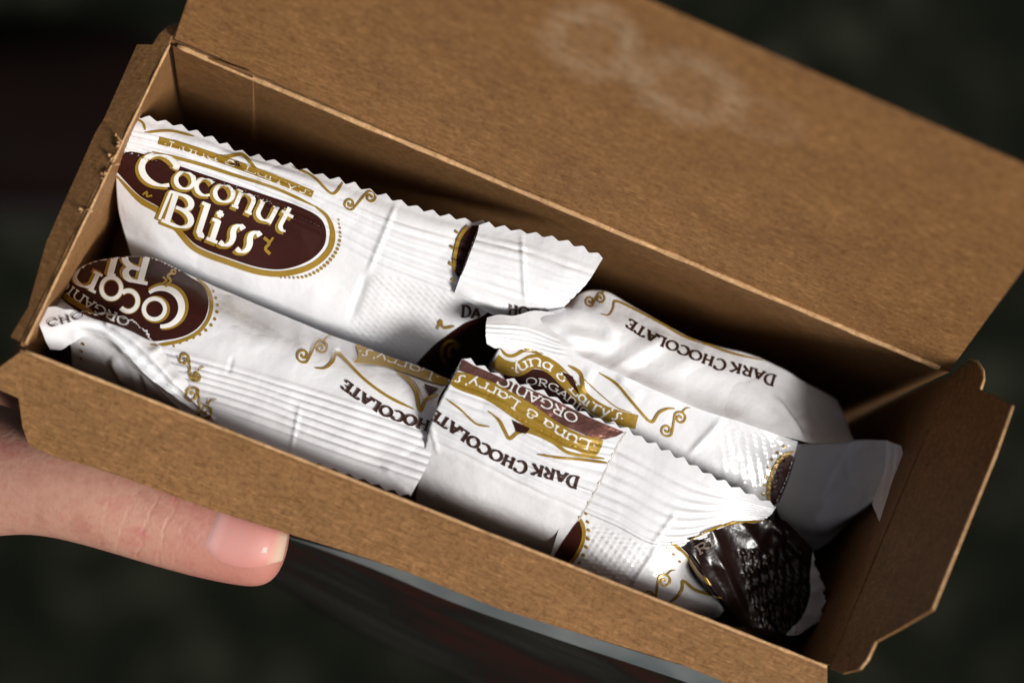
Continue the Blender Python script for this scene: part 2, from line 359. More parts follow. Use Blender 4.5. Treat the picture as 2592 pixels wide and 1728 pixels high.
class Wrapper:
    gap = 0.004; part = None
    def __init__(self, name, label, seed, base):
        self.root = empty(name, Vector(base * MM)); tag(self.root, label, 'wrapped bar', 'wrapped chocolate bars in the box')
        self.V = []; self.F = []; self.seed = seed; self.layer = 0; self.bvh = None

    def patch(self, parts, rows, step=5.0, zig=None, ribs=None, emboss=None, amp=0.16, skirt='', drop=26, creases=(), sharp_rows=(), mats=None, wob=(90, 320), crinkle=None):
        """rows of (px, py, z mm) -> one film sheet, split by row parameter into named parts.
        parts: [(name, v0, v1, material)], v counted in rows."""
        R = [np.asarray(r, float) for r in rows]
        w = max(np.linalg.norm(np.diff(r[:, :2], axis=0), axis=1).sum() for r in R)
        nc = int(w / step) + 1
        RR = np.stack([spline(r, nc) for r in R])
        hgt = np.max(np.linalg.norm(np.diff(RR[:, :, :2], axis=0), axis=2).mean(1))
        tot = np.linalg.norm(np.diff(RR[:, :, :2], axis=0), axis=2).mean(1).sum()
        fine = 3.0 if ribs else step * 0.8
        nr = int(tot / fine) + 2
        G, tv = hermite_rows(RR, np.arange(len(R)), nr)
        u = np.linspace(0, 1, nc)
        ulen = np.linalg.norm(np.diff(RR[0][:, :2], axis=0), axis=1).sum()
        if zig:                                            # pinked edges: (edge, period px, depth px)
            for (edge, per, dep) in zig:
                if edge in 'TB':
                    row = G[0] if edge == 'T' else G[-1]; nxt = G[3] if edge == 'T' else G[-4]
                    ll = np.r_[0, np.cumsum(np.linalg.norm(np.diff(row[:, :2], axis=0), axis=1))]
                    d = row - nxt; d = d / (np.linalg.norm(d[:, :2], axis=1)[:, None] + 1e-6)
                    irr = np.interp(ll, np.arange(0, ll[-1] + per, per * .5), np.random.RandomState(self.seed + 5).uniform(.75, 1.2, len(np.arange(0, ll[-1] + per, per * .5))))
                    row += d * (tri(ll / per)[:, None] * dep * irr[:, None])
                else:
                    row = G[:, 0] if edge == 'L' else G[:, -1]; nxt = G[:, 3] if edge == 'L' else G[:, -4]
                    ll = np.r_[0, np.cumsum(np.linalg.norm(np.diff(row[:, :2], axis=0), axis=1))]
                    d = row - nxt; d = d / (np.linalg.norm(d[:, :2], axis=1)[:, None] + 1e-6)
                    row += d * (tri(ll / per)[:, None] * dep)
        px, py, z = G[..., 0], G[..., 1], G[..., 2]
        dz = np.zeros_like(z)
        if ribs:                                           # (v0, v1, count, amp, u0, u1, edge softness)
            for (v0, v1, cnt, a, u0, u1) in ribs:
                t = (tv - v0) / (v1 - v0); env = np.clip(np.minimum(t, 1 - t) * 8, 0, 1)
                ue = np.clip(np.minimum(u - u0, u1 - u) * 18, 0, 1)
                jit = 0.05 * np.sin(u * 9 + self.seed)[None, :] + 0.02 * np.sin(u * 31)[None, :]
                amp_u = (0.72 + 0.28 * np.sin(u * 14 + self.seed))[None, :]
                wv = 1.6 * np.abs(np.sin(math.pi * (t[:, None] * cnt + jit))) ** 0.75 - 1.0
                dz += a * env[:, None] * ue[None, :] * amp_u * wv
        dz += amp * wobble(px, py, self.seed, *wob)
        if crinkle: dz += crinkle[0] * ridged(px, py, self.seed + 1, crinkle[1], crinkle[2])
        for (x0, y0, x1, y1, wpx, a) in creases:           # sharp folds along lines
            L_ = math.hypot(x1 - x0, y1 - y0); ex, ey = (x1 - x0) / L_, (y1 - y0) / L_
            s = (px - x0) * ex + (py - y0) * ey; q = (px - x0) * -ey + (py - y0) * ex
            dz += a * np.clip(1 - np.abs(q) / wpx, 0, 1) * np.clip(np.minimum(s, L_ - s) / (0.25 * L_) + 0.15, 0, 1)
        for (poly, o, e1, p1, p2, a) in (emboss or ()):    # dimpled seam: origin, direction, periods
            e1 = np.array(e1, float) / np.linalg.norm(e1); e2 = np.array([-e1[1], e1[0]])
            s = ((px - o[0]) * e1[0] + (py - o[1]) * e1[1]) / p1; q = ((px - o[0]) * e2[0] + (py - o[1]) * e2[1]) / p2
            dz += a * inside(poly, px, py) * (np.clip(np.sin(6.283 * s), -.4, 1) * np.clip(np.sin(6.283 * q + 1.5 * np.floor(s)), -.4, 1))
        W = unproj(px, py, z)
        # displace along the surface normal
        du = np.gradient(W, axis=1); dv = np.gradient(W, axis=0); nn = np.cross(du, dv); nn /= np.linalg.norm(nn, axis=2)[..., None] + 1e-9
        flip = (nn * (CAM - W)).sum(2) < 0
        if flip.mean() > 0.5: nn = -nn
        W = W + nn * dz[..., None]
        # edges that turn down into the pouch
        tvx = tv.copy(); ext = lambda A, k: A
        def drop_rows(edge, n=5):
            out = []
            for i in range(1, n + 1):
                s = i / n; q = edge.copy(); q[:, 2] -= drop * s; q[:, :2] += (ctr[:2] - q[:, :2]) * 0.0
                out.append(q)
            return out
        if 'T' in skirt: W = np.concatenate([np.stack(drop_rows(W[0]))[::-1], W]); tvx = np.r_[[tvx[0] - 1e-3] * 5, tvx]
        if 'B' in skirt: W = np.concatenate([W, np.stack(drop_rows(W[-1]))]); tvx = np.r_[tvx, [tvx[-1] + 1e-3] * 5]
        if 'L' in skirt: W = np.concatenate([np.stack(drop_rows(W[:, 0]), 1)[:, ::-1], W], 1)
        if 'R' in skirt: W = np.concatenate([W, np.stack(drop_rows(W[:, -1]), 1)], 1)
        W[..., 2] = np.maximum(W[..., 2], -DEPTH + 1.5)
        nr, nc = W.shape[:2]
        fl = flip.mean() > 0.5
        objs = []
        for (nm, v0, v1, mat) in parts:
            idx = np.where((tvx >= v0 - 1e-2) & (tvx <= v1 + 1e-2))[0]; a, b2 = idx[0], idx[-1]
            if b2 < nr - 1 and v1 < tv[-1] - 1e-6: b2 += 1
            sub = W[a:b2 + 1]; n = len(sub)
            faces = []
            for i in range(n - 1):
                for j in range(nc - 1):
                    q = (i * nc + j, (i + 1) * nc + j, (i + 1) * nc + j + 1, i * nc + j + 1)
                    faces.append(q[::-1] if not fl else q)
            verts = (sub.reshape(-1, 3) * MM)
            o = mesh_obj(nm, verts, faces, mat, self.root)
            # orient outwards (towards the opening)
            off = len(self.V); self.V += [Vector(v) for v in verts]; self.F += [tuple(off + k for k in f) for f in faces]
            sm = o.modifiers.new('film', 'SOLIDIFY'); sm.thickness = 0.12 * MM; sm.offset = -1; sm.use_rim = False
            objs.append(o)
        return objs

    def finish(self):
        self.bvh = BVHTree.FromPolygons(self.V, self.F)

    def cast(self, px, py, lift):
        d = np.array([(px - IMG_W / 2) / F_PX, (py - IMG_H / 2) / F_PX, 1.0]) @ RC; d /= np.linalg.norm(d)
        o = Vector(CAM * MM); dv = Vector(d)
        loc, nrm, fi, dist = self.bvh.ray_cast(o, dv)
        if loc is None: return None
        if nrm.dot(dv) > 0: nrm = -nrm
        k = 0.5 * nrm - 0.5 * dv
        return loc + k.normalized() * lift

    def lay(self, name, V2, F2, mat, worn=0.0, label=None):
        """lay flat print (pixel-space faces) onto the film, a few hundredths of a mm proud"""
        self.layer += 1
        lift = (0.06 + 0.012 * self.layer) * MM; worn = 0.0
        pts = [self.cast(x, y, lift) for x, y in V2]
        rng = random.Random(self.seed * 31 + self.layer)
        ok = []
        for f in F2:
            q = [pts[i] for i in f]
            if any(p is None for p in q): continue
            zs = [p.z for p in q]
            if max(zs) - min(zs) > self.gap: continue          # do not bridge from one fold to another
            if worn and rng.random() < worn: continue
            ok.append(f)
        used = sorted({i for f in ok for i in f})
        if not used: return None
        mp = {i: k for k, i in enumerate(used)}
        faces = []
        for f in ok:
            q = [pts[i] for i in f[:3]]
            n = (q[1] - q[0]).cross(q[2] - q[0])
            f2 = tuple(mp[i] for i in f)
            faces.append(f2 if n.dot(Vector(CAM * MM) - q[0]) > 0 else f2[::-1])
        par = self.part if (self.part is not None and name in ('lettering', 'ornament', 'logo_border')) else self.root
        o = mesh_obj(name, [pts[i] for i in used], faces, mat, par)
        if name in ('logo_oval', 'banner', 'oval_slice', 'foil_band'): self.part = o
        if name in ('border_dots', 'small_print'): o['kind'] = 'stuff'
        if label: o['label'] = label
        return o

    def fill(self, name, poly, mat, cell=4.5, smooth=True, worn=0.0, label=None):
        P = np.asarray(poly, float)
        if smooth:
            P = spline(np.vstack([P, P[:1]]), len(P) * 8)[:-1]
        bm = bmesh.new(); vs_ = [bm.verts.new((x, y, 0)) for x, y in P]
        bm.faces.new(vs_)
        bmesh.ops.triangulate(bm, faces=bm.faces[:])
        for ax in (0, 1):
            lo, hi = P[:, ax].min(), P[:, ax].max(); x = lo + cell * 0.53
            while x < hi:
                co = [0, 0, 0]; co[ax] = x; no = [0, 0, 0]; no[ax] = 1
                bmesh.ops.bisect_plane(bm, geom=bm.verts[:] + bm.edges[:] + bm.faces[:], plane_co=co, plane_no=no); x += cell
        bmesh.ops.triangulate(bm, faces=bm.faces[:])
        bm.verts.index_update()
        V2 = [(v.co.x, v.co.y) for v in bm.verts]; F2 = [tuple(v.index for v in f.verts) for f in bm.faces]
        bm.free()
        return self.lay(name, V2, F2, mat, worn, label)

    def ribbons(self, name, strokes, mat, worn=0.0, label=None):
        """strokes: list of (points Nx2, half-widths N)"""
        V2, F2 = [], []
        for pts, hw in strokes:
            pts = np.asarray(pts, float); hw = np.broadcast_to(np.asarray(hw, float), len(pts))
            al = np.r_[0, np.cumsum(np.linalg.norm(np.diff(pts, axis=0), axis=1))]; n = max(3, int(al[-1] / 3.5) + 2)
            tt = np.linspace(0, al[-1], n); hw = np.interp(tt, al, hw); pts = np.stack([np.interp(tt, al, pts[:, 0]), np.interp(tt, al, pts[:, 1])], 1)
            d = np.gradient(pts, axis=0); d /= np.linalg.norm(d, axis=1)[:, None] + 1e-9
            nn = np.stack([-d[:, 1], d[:, 0]], 1)
            k = max(3, int(hw.max() * 2 / 3.5) + 2)
            off = len(V2)
            for i in range(n):
                for s in np.linspace(-1, 1, k): V2.append(tuple(pts[i] + nn[i] * hw[i] * s))
            for i in range(n - 1):
                for j in range(k - 1):
                    a = off + i * k + j; F2.append((a, a + 1, a + k + 1, a + k))
        return self.lay(name, V2, F2, mat, worn, label)

    def line(self, name, pts, w, mat, taper=True, worn=0.0, n=None):
        P = spline(pts, n or max(8, int(np.linalg.norm(np.diff(np.asarray(pts, float), axis=0), axis=1).sum() / 5)))
        t = np.linspace(0, 1, len(P)); hw = np.full(len(P), w / 2.0)
        if taper: hw = hw * (0.35 + 0.65 * np.clip(np.minimum(t, 1 - t) * 8, 0, 1))
        return self.ribbons(name, [(P, hw)], mat, worn)

    def dots(self, name, pts, n, r0, r1, mat):
        P = spline(pts, n); V2, F2 = [], []
        for i, p in enumerate(P):
            t = i / max(1, n - 1); r = r0 + (r1 - r0) * math.sin(math.pi * t); off = len(V2); V2.append(tuple(p))
            for k in range(10): V2.append((p[0] + r * math.cos(k * .6283), p[1] + r * math.sin(k * .6283)))
            for k in range(10): F2.append((off, off + 1 + k, off + 1 + (k + 1) % 10))
        return self.lay(name, V2, F2, mat)

    def scroll(self, c0, c1, r, w, mat, hand=1):
        """S-shaped double curl from centre c0 to centre c1"""
        c0, c1 = np.array(c0, float), np.array(c1, float); d = c1 - c0; a0 = math.atan2(d[1], d[0])
        def spiral(c, a_end, sgn):
            t = np.linspace(0, 1, 34); rad = r * (0.12 + 0.88 * t); a = a_end - sgn * (1 - t) * 9.2
            return np.stack([c[0] + rad * np.cos(a), c[1] + rad * np.sin(a)], 1)
        s0 = spiral(c0, a0 + hand * 1.5, -hand); s1 = spiral(c1, a0 + math.pi + hand * 1.5, -hand)
        mid = spline(np.vstack([s0[-2:], s1[-2:][::-1]]), 14)
        pts = np.vstack([s0[:-2], mid, s1[:-2][::-1]])
        tail = spline([c1 + [r * .3, -r * .9], c1 + [r * .9, -r * 1.5], c1 + [r * 1.5, -r * 1.55]], 8)
        self.ribbons('scroll', [(pts, w / 2), (tail, np.linspace(w / 2, .6, 8))], mat)

# ------------------------------------------------------------------ hand-drawn lettering
def A_(cx, cy, rx, ry, a0, a1, n=22):
    a = np.radians(np.linspace(a0, a1, n)); return np.stack([cx + rx * np.cos(a), cy + ry * np.sin(a)], 1)
def L_(*p, n=8):
    p = np.asarray(p, float); out = [p[:1]]
    for i in range(len(p) - 1): out.append((p[i] + (p[i+1] - p[i]) * np.linspace(0, 1, n)[1:, None]))
    return np.vstack(out)
def sf(x, y, w=.13): return L_((x - w, y), (x + w, y), n=4)
GL = {
 'D': (.86, [L_((.2, 0), (.2, 1)), np.vstack([L_((.06, 1), (.36, 1)), A_(.36, .5, .42, .5, 90, -90), L_((.36, 0), (.06, 0))])]),
 'A': (.84, [L_((.1, 0), (.42, 1)), L_((.42, 1), (.74, 0)), L_((.22, .34), (.62, .34), n=5), sf(.1, 0), sf(.74, 0)]),
 'R': (.84, [L_((.2, 0), (.2, 1)), np.vstack([L_((.06, 1), (.4, 1)), A_(.42, .74, .26, .26, 90, -90), L_((.4, .48), (.2, .48))]), L_((.4, .48), (.78, 0)), sf(.2, 0)]),
 'K': (.84, [L_((.2, 0), (.2, 1)), L_((.72, 1), (.2, .45)), L_((.34, .58), (.78, 0)), sf(.2, 0), sf(.2, 1), sf(.7, 1), sf(.76, 0)]),
 'C': (.86, [A_(.47, .5, .4, .5, 48, 312), L_((.76, 1.0), (.74, .7), n=4)]),
 'H': (.92, [L_((.2, 0), (.2, 1)), L_((.7, 0), (.7, 1)), L_((.2, .5), (.7, .5)), sf(.2, 0), sf(.2, 1), sf(.7, 0), sf(.7, 1)]),
 'O': (.92, [A_(.46, .5, .4, .5, 0, 365)]),
 'L': (.70, [L_((.2, 0), (.2, 1)), L_((.06, 0), (.64, 0), (.66, .28)), sf(.2, 1)]),
 'T': (.80, [L_((.4, 0), (.4, 1)), L_((.06, .76), (.07, 1), (.73, 1), (.74, .76)), sf(.4, 0)]),
 'E': (.74, [L_((.2, 0), (.2, 1)), L_((.06, 1), (.62, 1), (.63, .78)), L_((.2, .52), (.5, .52)), L_((.06, 0), (.64, 0), (.66, .25))]),
 'G': (.92, [A_(.47, .5, .4, .5, 48, 330), L_((.8, .05), (.8, .45)), L_((.6, .45), (.9, .45), n=4)]),
 'N': (.90, [np.vstack([L_((.16, 0), (.16, .6)), A_(.45, .6, .29, .36, 180, 0), L_((.74, .6), (.74, 0))]), L_((.16, 1), (.16, .5)), sf(.16, 0), sf(.74, 0)]),
 'I': (.42, [L_((.21, 0), (.21, 1)), sf(.21, 0), sf(.21, 1)]),
 'B': (.86, [L_((.2, 0), (.2, 1)), np.vstack([L_((0, .96), (.4, 1)), A_(.4, .78, .24, .22, 90, -90)]), np.vstack([L_((.3, .56), (.4, .56)), A_(.42, .28, .34, .28, 90, -90), L_((.4, 0), (.06, 0))])]),
 'l': (.36, [L_((.16, 1.05), (.16, .1), (.26, 0)), sf(.12, 1.0, .1), L_((.16, 0), (.32, 0), n=4)]),
 'i': (.36, [L_((.17, .66), (.17, 0)), sf(.12, .64, .1), sf(.17, 0, .14), L_((.07, .88), (.25, .88), n=4), L_((.11, .94), (.21, .94), n=4), L_((.11, .82), (.21, .82), n=4)]),
 's': (.44, [spline([(.46, .70), (.36, .78), (.25, .66), (.24, .5), (.28, .32), (.25, .12), (.13, .0), (.0, .05)], 24)]),
 'o': (.62, [A_(.31, .34, .26, .34, 0, 365)]),
 'c': (.56, [A_(.31, .34, .26, .34, 45, 315)]),
 'n': (.66, [L_((.12, .68), (.12, 0)), np.vstack([A_(.33, .42, .21, .26, 170, 0), L_((.54, .42), (.54, 0))]), sf(.12, 0, .1), sf(.54, 0, .1), sf(.08, .68, .08)]),
 'u': (.66, [np.vstack([L_((.12, .68), (.12, .26)), A_(.33, .26, .21, .26, 180, 360)]), L_((.54, .68), (.54, 0)), sf(.1, .68, .09), sf(.52, .68, .09)]),
 't': (.46, [np.vstack([L_((.2, .95), (.2, .2)), A_(.34, .2, .14, .2, 180, 300)]), L_((.04, .66), (.42, .66))]),
 'a': (.60, [A_(.28, .3, .22, .3, 0, 365), L_((.5, .62), (.5, 0)), sf(.54, 0, .07)]),
 'r': (.48, [L_((.12, .68), (.12, 0)), A_(.34, .44, .22, .22, 170, 50), sf(.12, 0, .1)]),
 'y': (.56, [L_((.1, .66), (.3, .05)), L_((.52, .66), (.2, -.3))]),
 '&': (.70, [A_(.34, .62, .16, .2, -60, 250), A_(.32, .2, .26, .22, 110, 400)]),
 "'": (.2, [L_((.1, .95), (.07, .7), n=4)]), '.': (.2, [L_((.06, .32), (.16, .32), n=4)]), ' ': (.32, []),
}
def text_strokes(s, base, h, thick=.2, thin=.07, fit=True, track=1.0, nib=20, shift=(0, 0), grow=0.0, sy=1.0, slant=0.0, small=1.0):
    """lettering along a baseline (pixel spline), heights in px; returns ribbon strokes"""
    B = spline(base, 120); ln = np.r_[0, np.cumsum(np.linalg.norm(np.diff(B, axis=0), axis=1))]
    tot = sum(GL[c][0] for c in s)
    k = ln[-1] / tot if fit else h * track
    out = []; x = 0.0
    for ci, c in enumerate(s):
        w, strokes = GL[c]; sc_ = small if ci and s[ci - 1] != ' ' else 1.0
        for st in strokes:
            st = np.asarray(st, float)
            gx = x + (st[:, 0] + slant * st[:, 1]) * k; gy = st[:, 1] * h * sy * sc_
            bx = np.interp(gx, ln, B[:, 0]); by = np.interp(gx, ln, B[:, 1])
            e = 2.0; tx = np.interp(gx + e, ln, B[:, 0]) - np.interp(gx - e, ln, B[:, 0]); ty = np.interp(gx + e, ln, B[:, 1]) - np.interp(gx - e, ln, B[:, 1])
            tl = np.hypot(tx, ty) + 1e-9; tx, ty = tx / tl, ty / tl
            X = bx + ty * gy + shift[0]; Y = by - tx * gy + shift[1]
            d = np.gradient(st, axis=0); ph = np.arctan2(d[:, 1], d[:, 0])
            hw = 0.5 * h * (thin + (thick - thin) * np.abs(np.sin(ph - math.radians(nib)))) + grow
            out.append((np.stack([X, Y], 1), hw))
        x += w * k
    return out

# ------------------------------------------------------------------ bulged printed front of the box
m = MAT_FRONT
NU, NV = 60, 26
prof_ = spline([(0.75, -0.9), (3.5, -9), (9, -24), (15, -44), (20, -66), (22, -DEPTH)], NV)
Vp = []
for iu in range(NU):
    t = 0.004 + 0.992 * iu / (NU - 1); e = FL + (FR - FL) * t; k = 0.55 + 0.75 * t
    for iv in range(NV):
        o_, z_ = prof_[iv]; Vp.append((e + fn * (T + 0.25 + (o_ - 0.75) * k + 0.5 * math.sin(t * 19 + iv * .2) * iv / NV) + np.array([0, 0, z_])) * MM)
Fp = [(a * NV + b_, a * NV + b_ + 1, (a + 1) * NV + b_ + 1, (a + 1) * NV + b_) for a in range(NU - 1) for b_ in range(NV - 1)]
pf = mesh_obj('printed_front', Vp, [f[::-1] for f in Fp], m, box); sm = pf.modifiers.new('board', 'SOLIDIFY'); sm.thickness = 0.4 * MM; sm.offset = 0
m2, N, L, P = new_mat('pale_print_band'); P.inputs['Roughness'].default_value = 0.4
g = N.new('ShaderNodeNewGeometry').outputs['Position']
r1 = ramp(N, [(0.35, (0.13, 0.15, 0.155)), (0.55, (0.24, 0.255, 0.25)), (0.66, (0.12, 0.145, 0.07))]); L.new(noise(N, L, g, 30, 3).outputs[0], r1.inputs[0]); L.new(r1.outputs[0], P.inputs['Base Color'])
M['pale'] = m2
fr = Wrapper.__new__(Wrapper); fr.root = box; fr.seed = 2; fr.layer = 45; fr.gap = 1; fr.V = [Vector(v) for v in Vp]; fr.F = Fp; fr.finish()
fr.fill('printed_band', [(700, 1345), (1000, 1430), (1300, 1540), (1700, 1670), (1990, 1745), (2000, 1800), (1850, 1760), (1700, 1708), (1400, 1608), (1150, 1520), (950, 1436), (800, 1380)], M['pale'], cell=20)

# ------------------------------------------------------------------ bar A: back left, logo facing up
wa = Wrapper('chocolate_bar', 'white wrapped bar with upright brown oval logo, leaning on the back wall', 3, np.array([50, 38, -DEPTH + 1]))
FI = M['film']
wa.patch([('end_seal', 0, 2, FI), ('pouch', 2, 6, FI)], [
    [(314, 296, -7), (400, 308, -7), (450, 322, -7), (540, 358, -7), (620, 392, -7), (705, 416, -7), (800, 444, -7), (900, 474, -7), (1004, 513, -7), (1110, 546, -7), (1240, 574, -7.5)],
    [(309, 326, -6.6), (450, 358, -6.4), (600, 408, -6.2), (790, 476, -6.2), (993, 560, -6.4), (1225, 625, -7)],
    [(302, 392, -9.0), (450, 440, -8.6), (600, 498, -8.6), (819, 592, -9), (956, 662, -9.6), (1245, 772, -11)],
    [(294, 440, -12), (420, 520, -11.5), (580, 600, -12), (780, 680, -13.5), (930, 735, -14), (1168, 822, -16)],
    [(300, 530, -17.5), (400, 600, -17), (560, 680, -18.5), (760, 770, -20), (900, 820, -20), (1102, 870, -20)],
    [(330, 640, -27), (420, 690, -28), (560, 760, -29), (740, 840, -30), (880, 890, -29), (1046, 934, -27)],
    [(350, 720, -40), (440, 770, -41), (580, 830, -42), (740, 910, -42), (880, 950, -42), (1030, 990, -40)]],
    zig=[('T', 42, 12)], ribs=[(0.92, 2.1, 5, 0.72, -.2, 1.2)], skirt='L', drop=30, amp=0.28, crinkle=(.42, 70, 220),
    emboss=[([(948, 690), (1158, 742), (1095, 850), (1040, 905), (878, 850)], (930, 690), (1, .33), 20, 14, 0.17)],
    creases=[(1003, 515, 930, 692, 9, 0.5), (930, 692, 884, 815, 16, -0.5), (560, 640, 880, 760, 60, 0.35)])
wa.patch([('pouch_end', 0, 1, M['brown'])], [
    [(1250, 775, -14), (1160, 828, -17.5), (1100, 872, -20.5), (1042, 936, -27.5)],
    [(1330, 870, -50), (1260, 920, -50), (1210, 960, -50), (1150, 1010, -54)]], amp=.2)
wa.patch([('seal_corner', 0, 3, FI)], [
    [(1213, 570, -5.6), (1283, 582, -5.2), (1360, 598, -4.8), (1433, 617, -4.4), (1525, 655, -4)],
    [(1190, 630, -5), (1290, 655, -4.6), (1390, 690, -4.6), (1487, 715, -5)],
    [(1163, 706, -7.2), (1250, 735, -8), (1340, 762, -9), (1440, 764, -9.5)],
    [(1150, 742, -9.5), (1235, 790, -11), (1290, 812, -12.5), (1400, 806, -13.5)]],
    zig=[('T', 41, 11)], ribs=[(0.3, 2.2, 6, 0.34, -.2, 1.2)], amp=.18, creases=[(1320, 590, 1330, 770, 8, .4), (1160, 740, 1330, 800, 14, .5)])
wa.finish()
ovA = [(297, 436), (303, 398), (330, 384), (400, 402), (500, 436), (600, 470), (690, 500), (770, 528), (814, 556), (826, 590), (818, 626), (782, 660), (720, 681), (661, 678), (588, 656), (498, 620), (452, 574), (404, 526), (353, 495)]
wa.fill('logo_oval', ovA, M['brown'])
wa.line('logo_border', [(296, 446), (353, 505), (404, 536), (446, 578), (494, 629), (588, 667), (661, 689), (722, 692), (788, 673), (832, 634), (842, 590), (828, 548), (800, 524)], 15, M['gold'])
wa.line('logo_border', [(386, 384), (500, 414), (600, 446), (700, 478), (800, 524)], 8, M['gold'], worn=.25)
wa.line('banner', [(402, 356), (470, 374), (560, 404), (660, 440), (735, 468), (792, 492)], 19, M['gold'], taper=False, worn=.12)
wa.ribbons('lettering', text_strokes(".Luna & Larry's.".replace('L', 'L'), [(412, 368), (560, 411), (660, 447), (788, 497)], 15), M['white'], worn=.15)
wa.line('gold_line', [(342, 300), (362, 312), (368, 330)], 6, M['gold']); wa.line('gold_line', [(366, 336), (430, 332), (492, 346)], 6, M['gold'])
wa.line('gold_line', [(440, 356), (500, 380), (540, 398)], 5, M['gold'])
wa.line('gold_line', [(540, 398), (585, 396), (614, 392), (634, 412), (652, 432)], 8, M['gold'])
wa.fill('emblem', [(580, 416), (603, 408), (612, 424)], M['brown'], smooth=False)
wa.line('gold_line', [(742, 424), (790, 446), (838, 490), (850, 488), (870, 460)], 6, M['gold'])
wa.scroll((886, 516), (938, 500), 16, 5, M['gold'], 1)
wa.dots('border_dots', [(858, 556), (862, 600), (850, 640), (815, 678), (770, 700), (712, 702)], 24, 2.2, 4.4, M['gold'])
# Coconut / Bliss
for k, (mt, sh, gr) in enumerate(((M['gold'], (-5, 3), 3.0), (M['white'], (0, 0), -0.4))):
    nm = 'lettering'
    wa.ribbons(nm, text_strokes('C', [(340, 446), (440, 482)], 74, .24, .09, shift=sh, grow=gr), mt, worn=.03)
    wa.ribbons(nm, text_strokes('oconut', [(436, 468), (573, 514), (640, 543), (726, 588)], 62, .2, .07, shift=sh, grow=gr), mt, worn=.12)
    wa.ribbons(nm, text_strokes('Bliss', [(404, 554), (640, 648)], 78, .21, .07, shift=sh, grow=gr, slant=-.05), mt)
wa.ribbons('ornament', [(spline([(362, 492), (374, 484), (372, 496), (386, 494)], 12), 2.5)], M['gold'])
wa.ribbons('ornament', [(spline([(668, 600), (682, 614), (672, 628), (684, 642)], 14), 4), (spline([(692, 600), (682, 614), (676, 622)], 10), 3)], M['gold'])
wa.fill('oval_slice', [(1196, 572), (1212, 574), (1190, 640), (1163, 702), (1152, 690), (1158, 640), (1172, 598)], M['brown'], worn=.05)
wa.line('logo_border', [(1186, 572), (1164, 600), (1152, 645), (1150, 690)], 9, M['gold'], worn=.1)
wa.dots('border_dots', [(1156, 588), (1147, 612), (1140, 674), (1146, 708)], 4, 4, 4.5, M['gold'])
wa.ribbons('flavour_text', text_strokes('DA', [(1166, 800), (1218, 803)], 28, .27, .1, small=.8), M['ink']); wa.ribbons('flavour_text', text_strokes('HOCO', [(1284, 792), (1392, 806)], 21, .27, .1), M['ink'], worn=.1)
wa.line('gold_line', [(1107, 834), (1117, 808), (1122, 828), (1152, 824)], 6, M['gold'])
for c, r in (((1140, 890), 30), ((1146, 888), 16)):
    wa.ribbons('lettering', [(A_(c[0], c[1], r * .8, r, 120, 330), 4)], M['gold'])

# ------------------------------------------------------------------ bar B: front left, turned round
wb = Wrapper('chocolate_bar', 'white wrapped bar with upside-down oval logo and twisted corner, beside the left wall', 11, np.array([40, 18, -DEPTH + 1]))
wb.patch([('pouch', 0, 2, FI), ('end_seal', 2, 4, FI)], [
    [(140, 742, -20), (160, 712, -19), (220, 667, -18), (290, 652, -17.5), (370, 650, -17), (400, 658, -17), (480, 696, -17), (551, 727, -17), (700, 790, -17), (864, 856, -17), (1048, 923, -17), (1140, 962, -17)],
    [(140, 780, -17), (235, 735, -13), (420, 745, -11), (560, 800, -10.4), (700, 855, -10), (864, 920, -10), (1110, 1010, -11)],
    [(190, 830, -15), (300, 848, -12), (400, 872, -10.6), (588, 922, -9.4), (864, 1005, -8.8), (1100, 1086, -9.6)],
    [(340, 930, -13), (450, 962, -11), (620, 1010, -9.2), (864, 1095, -8.2), (1085, 1168, -8.6)],
    [(470, 1050, -12), (577, 1082, -9.4), (700, 1135, -7.4), (864, 1190, -6.4), (1040, 1254, -6)]],
    zig=[('B', 40, 9)], ribs=[(1.95, 3.75, 8, 0.46, .1, 1.2)], skirt='TL', drop=28, amp=.24, crinkle=(.42, 70, 220),
    creases=[(760, 1020, 735, 1150, 8, .3), (590, 900, 575, 950, 8, -.3), (520, 740, 700, 850, 40, -.4), (965, 1180, 1040, 1255, 14, .6)])
wb.patch([('pouch', 0, 2, FI)], [
    [(168, 852, -13), (257, 852, -12.4), (330, 902, -12.4), (420, 972, -13), (525, 1052, -15)],
    [(178, 880, -16), (260, 902, -14.4), (330, 950, -14.4), (420, 1012, -15), (540, 1082, -17)],
    [(182, 930, -24), (255, 960, -22), (340, 1005, -22), (420, 1048, -23), (560, 1112, -26)]], skirt='LB', amp=.3,
    creases=[(283, 905, 318, 968, 18, .9), (345, 945, 365, 1000, 12, -.8)])
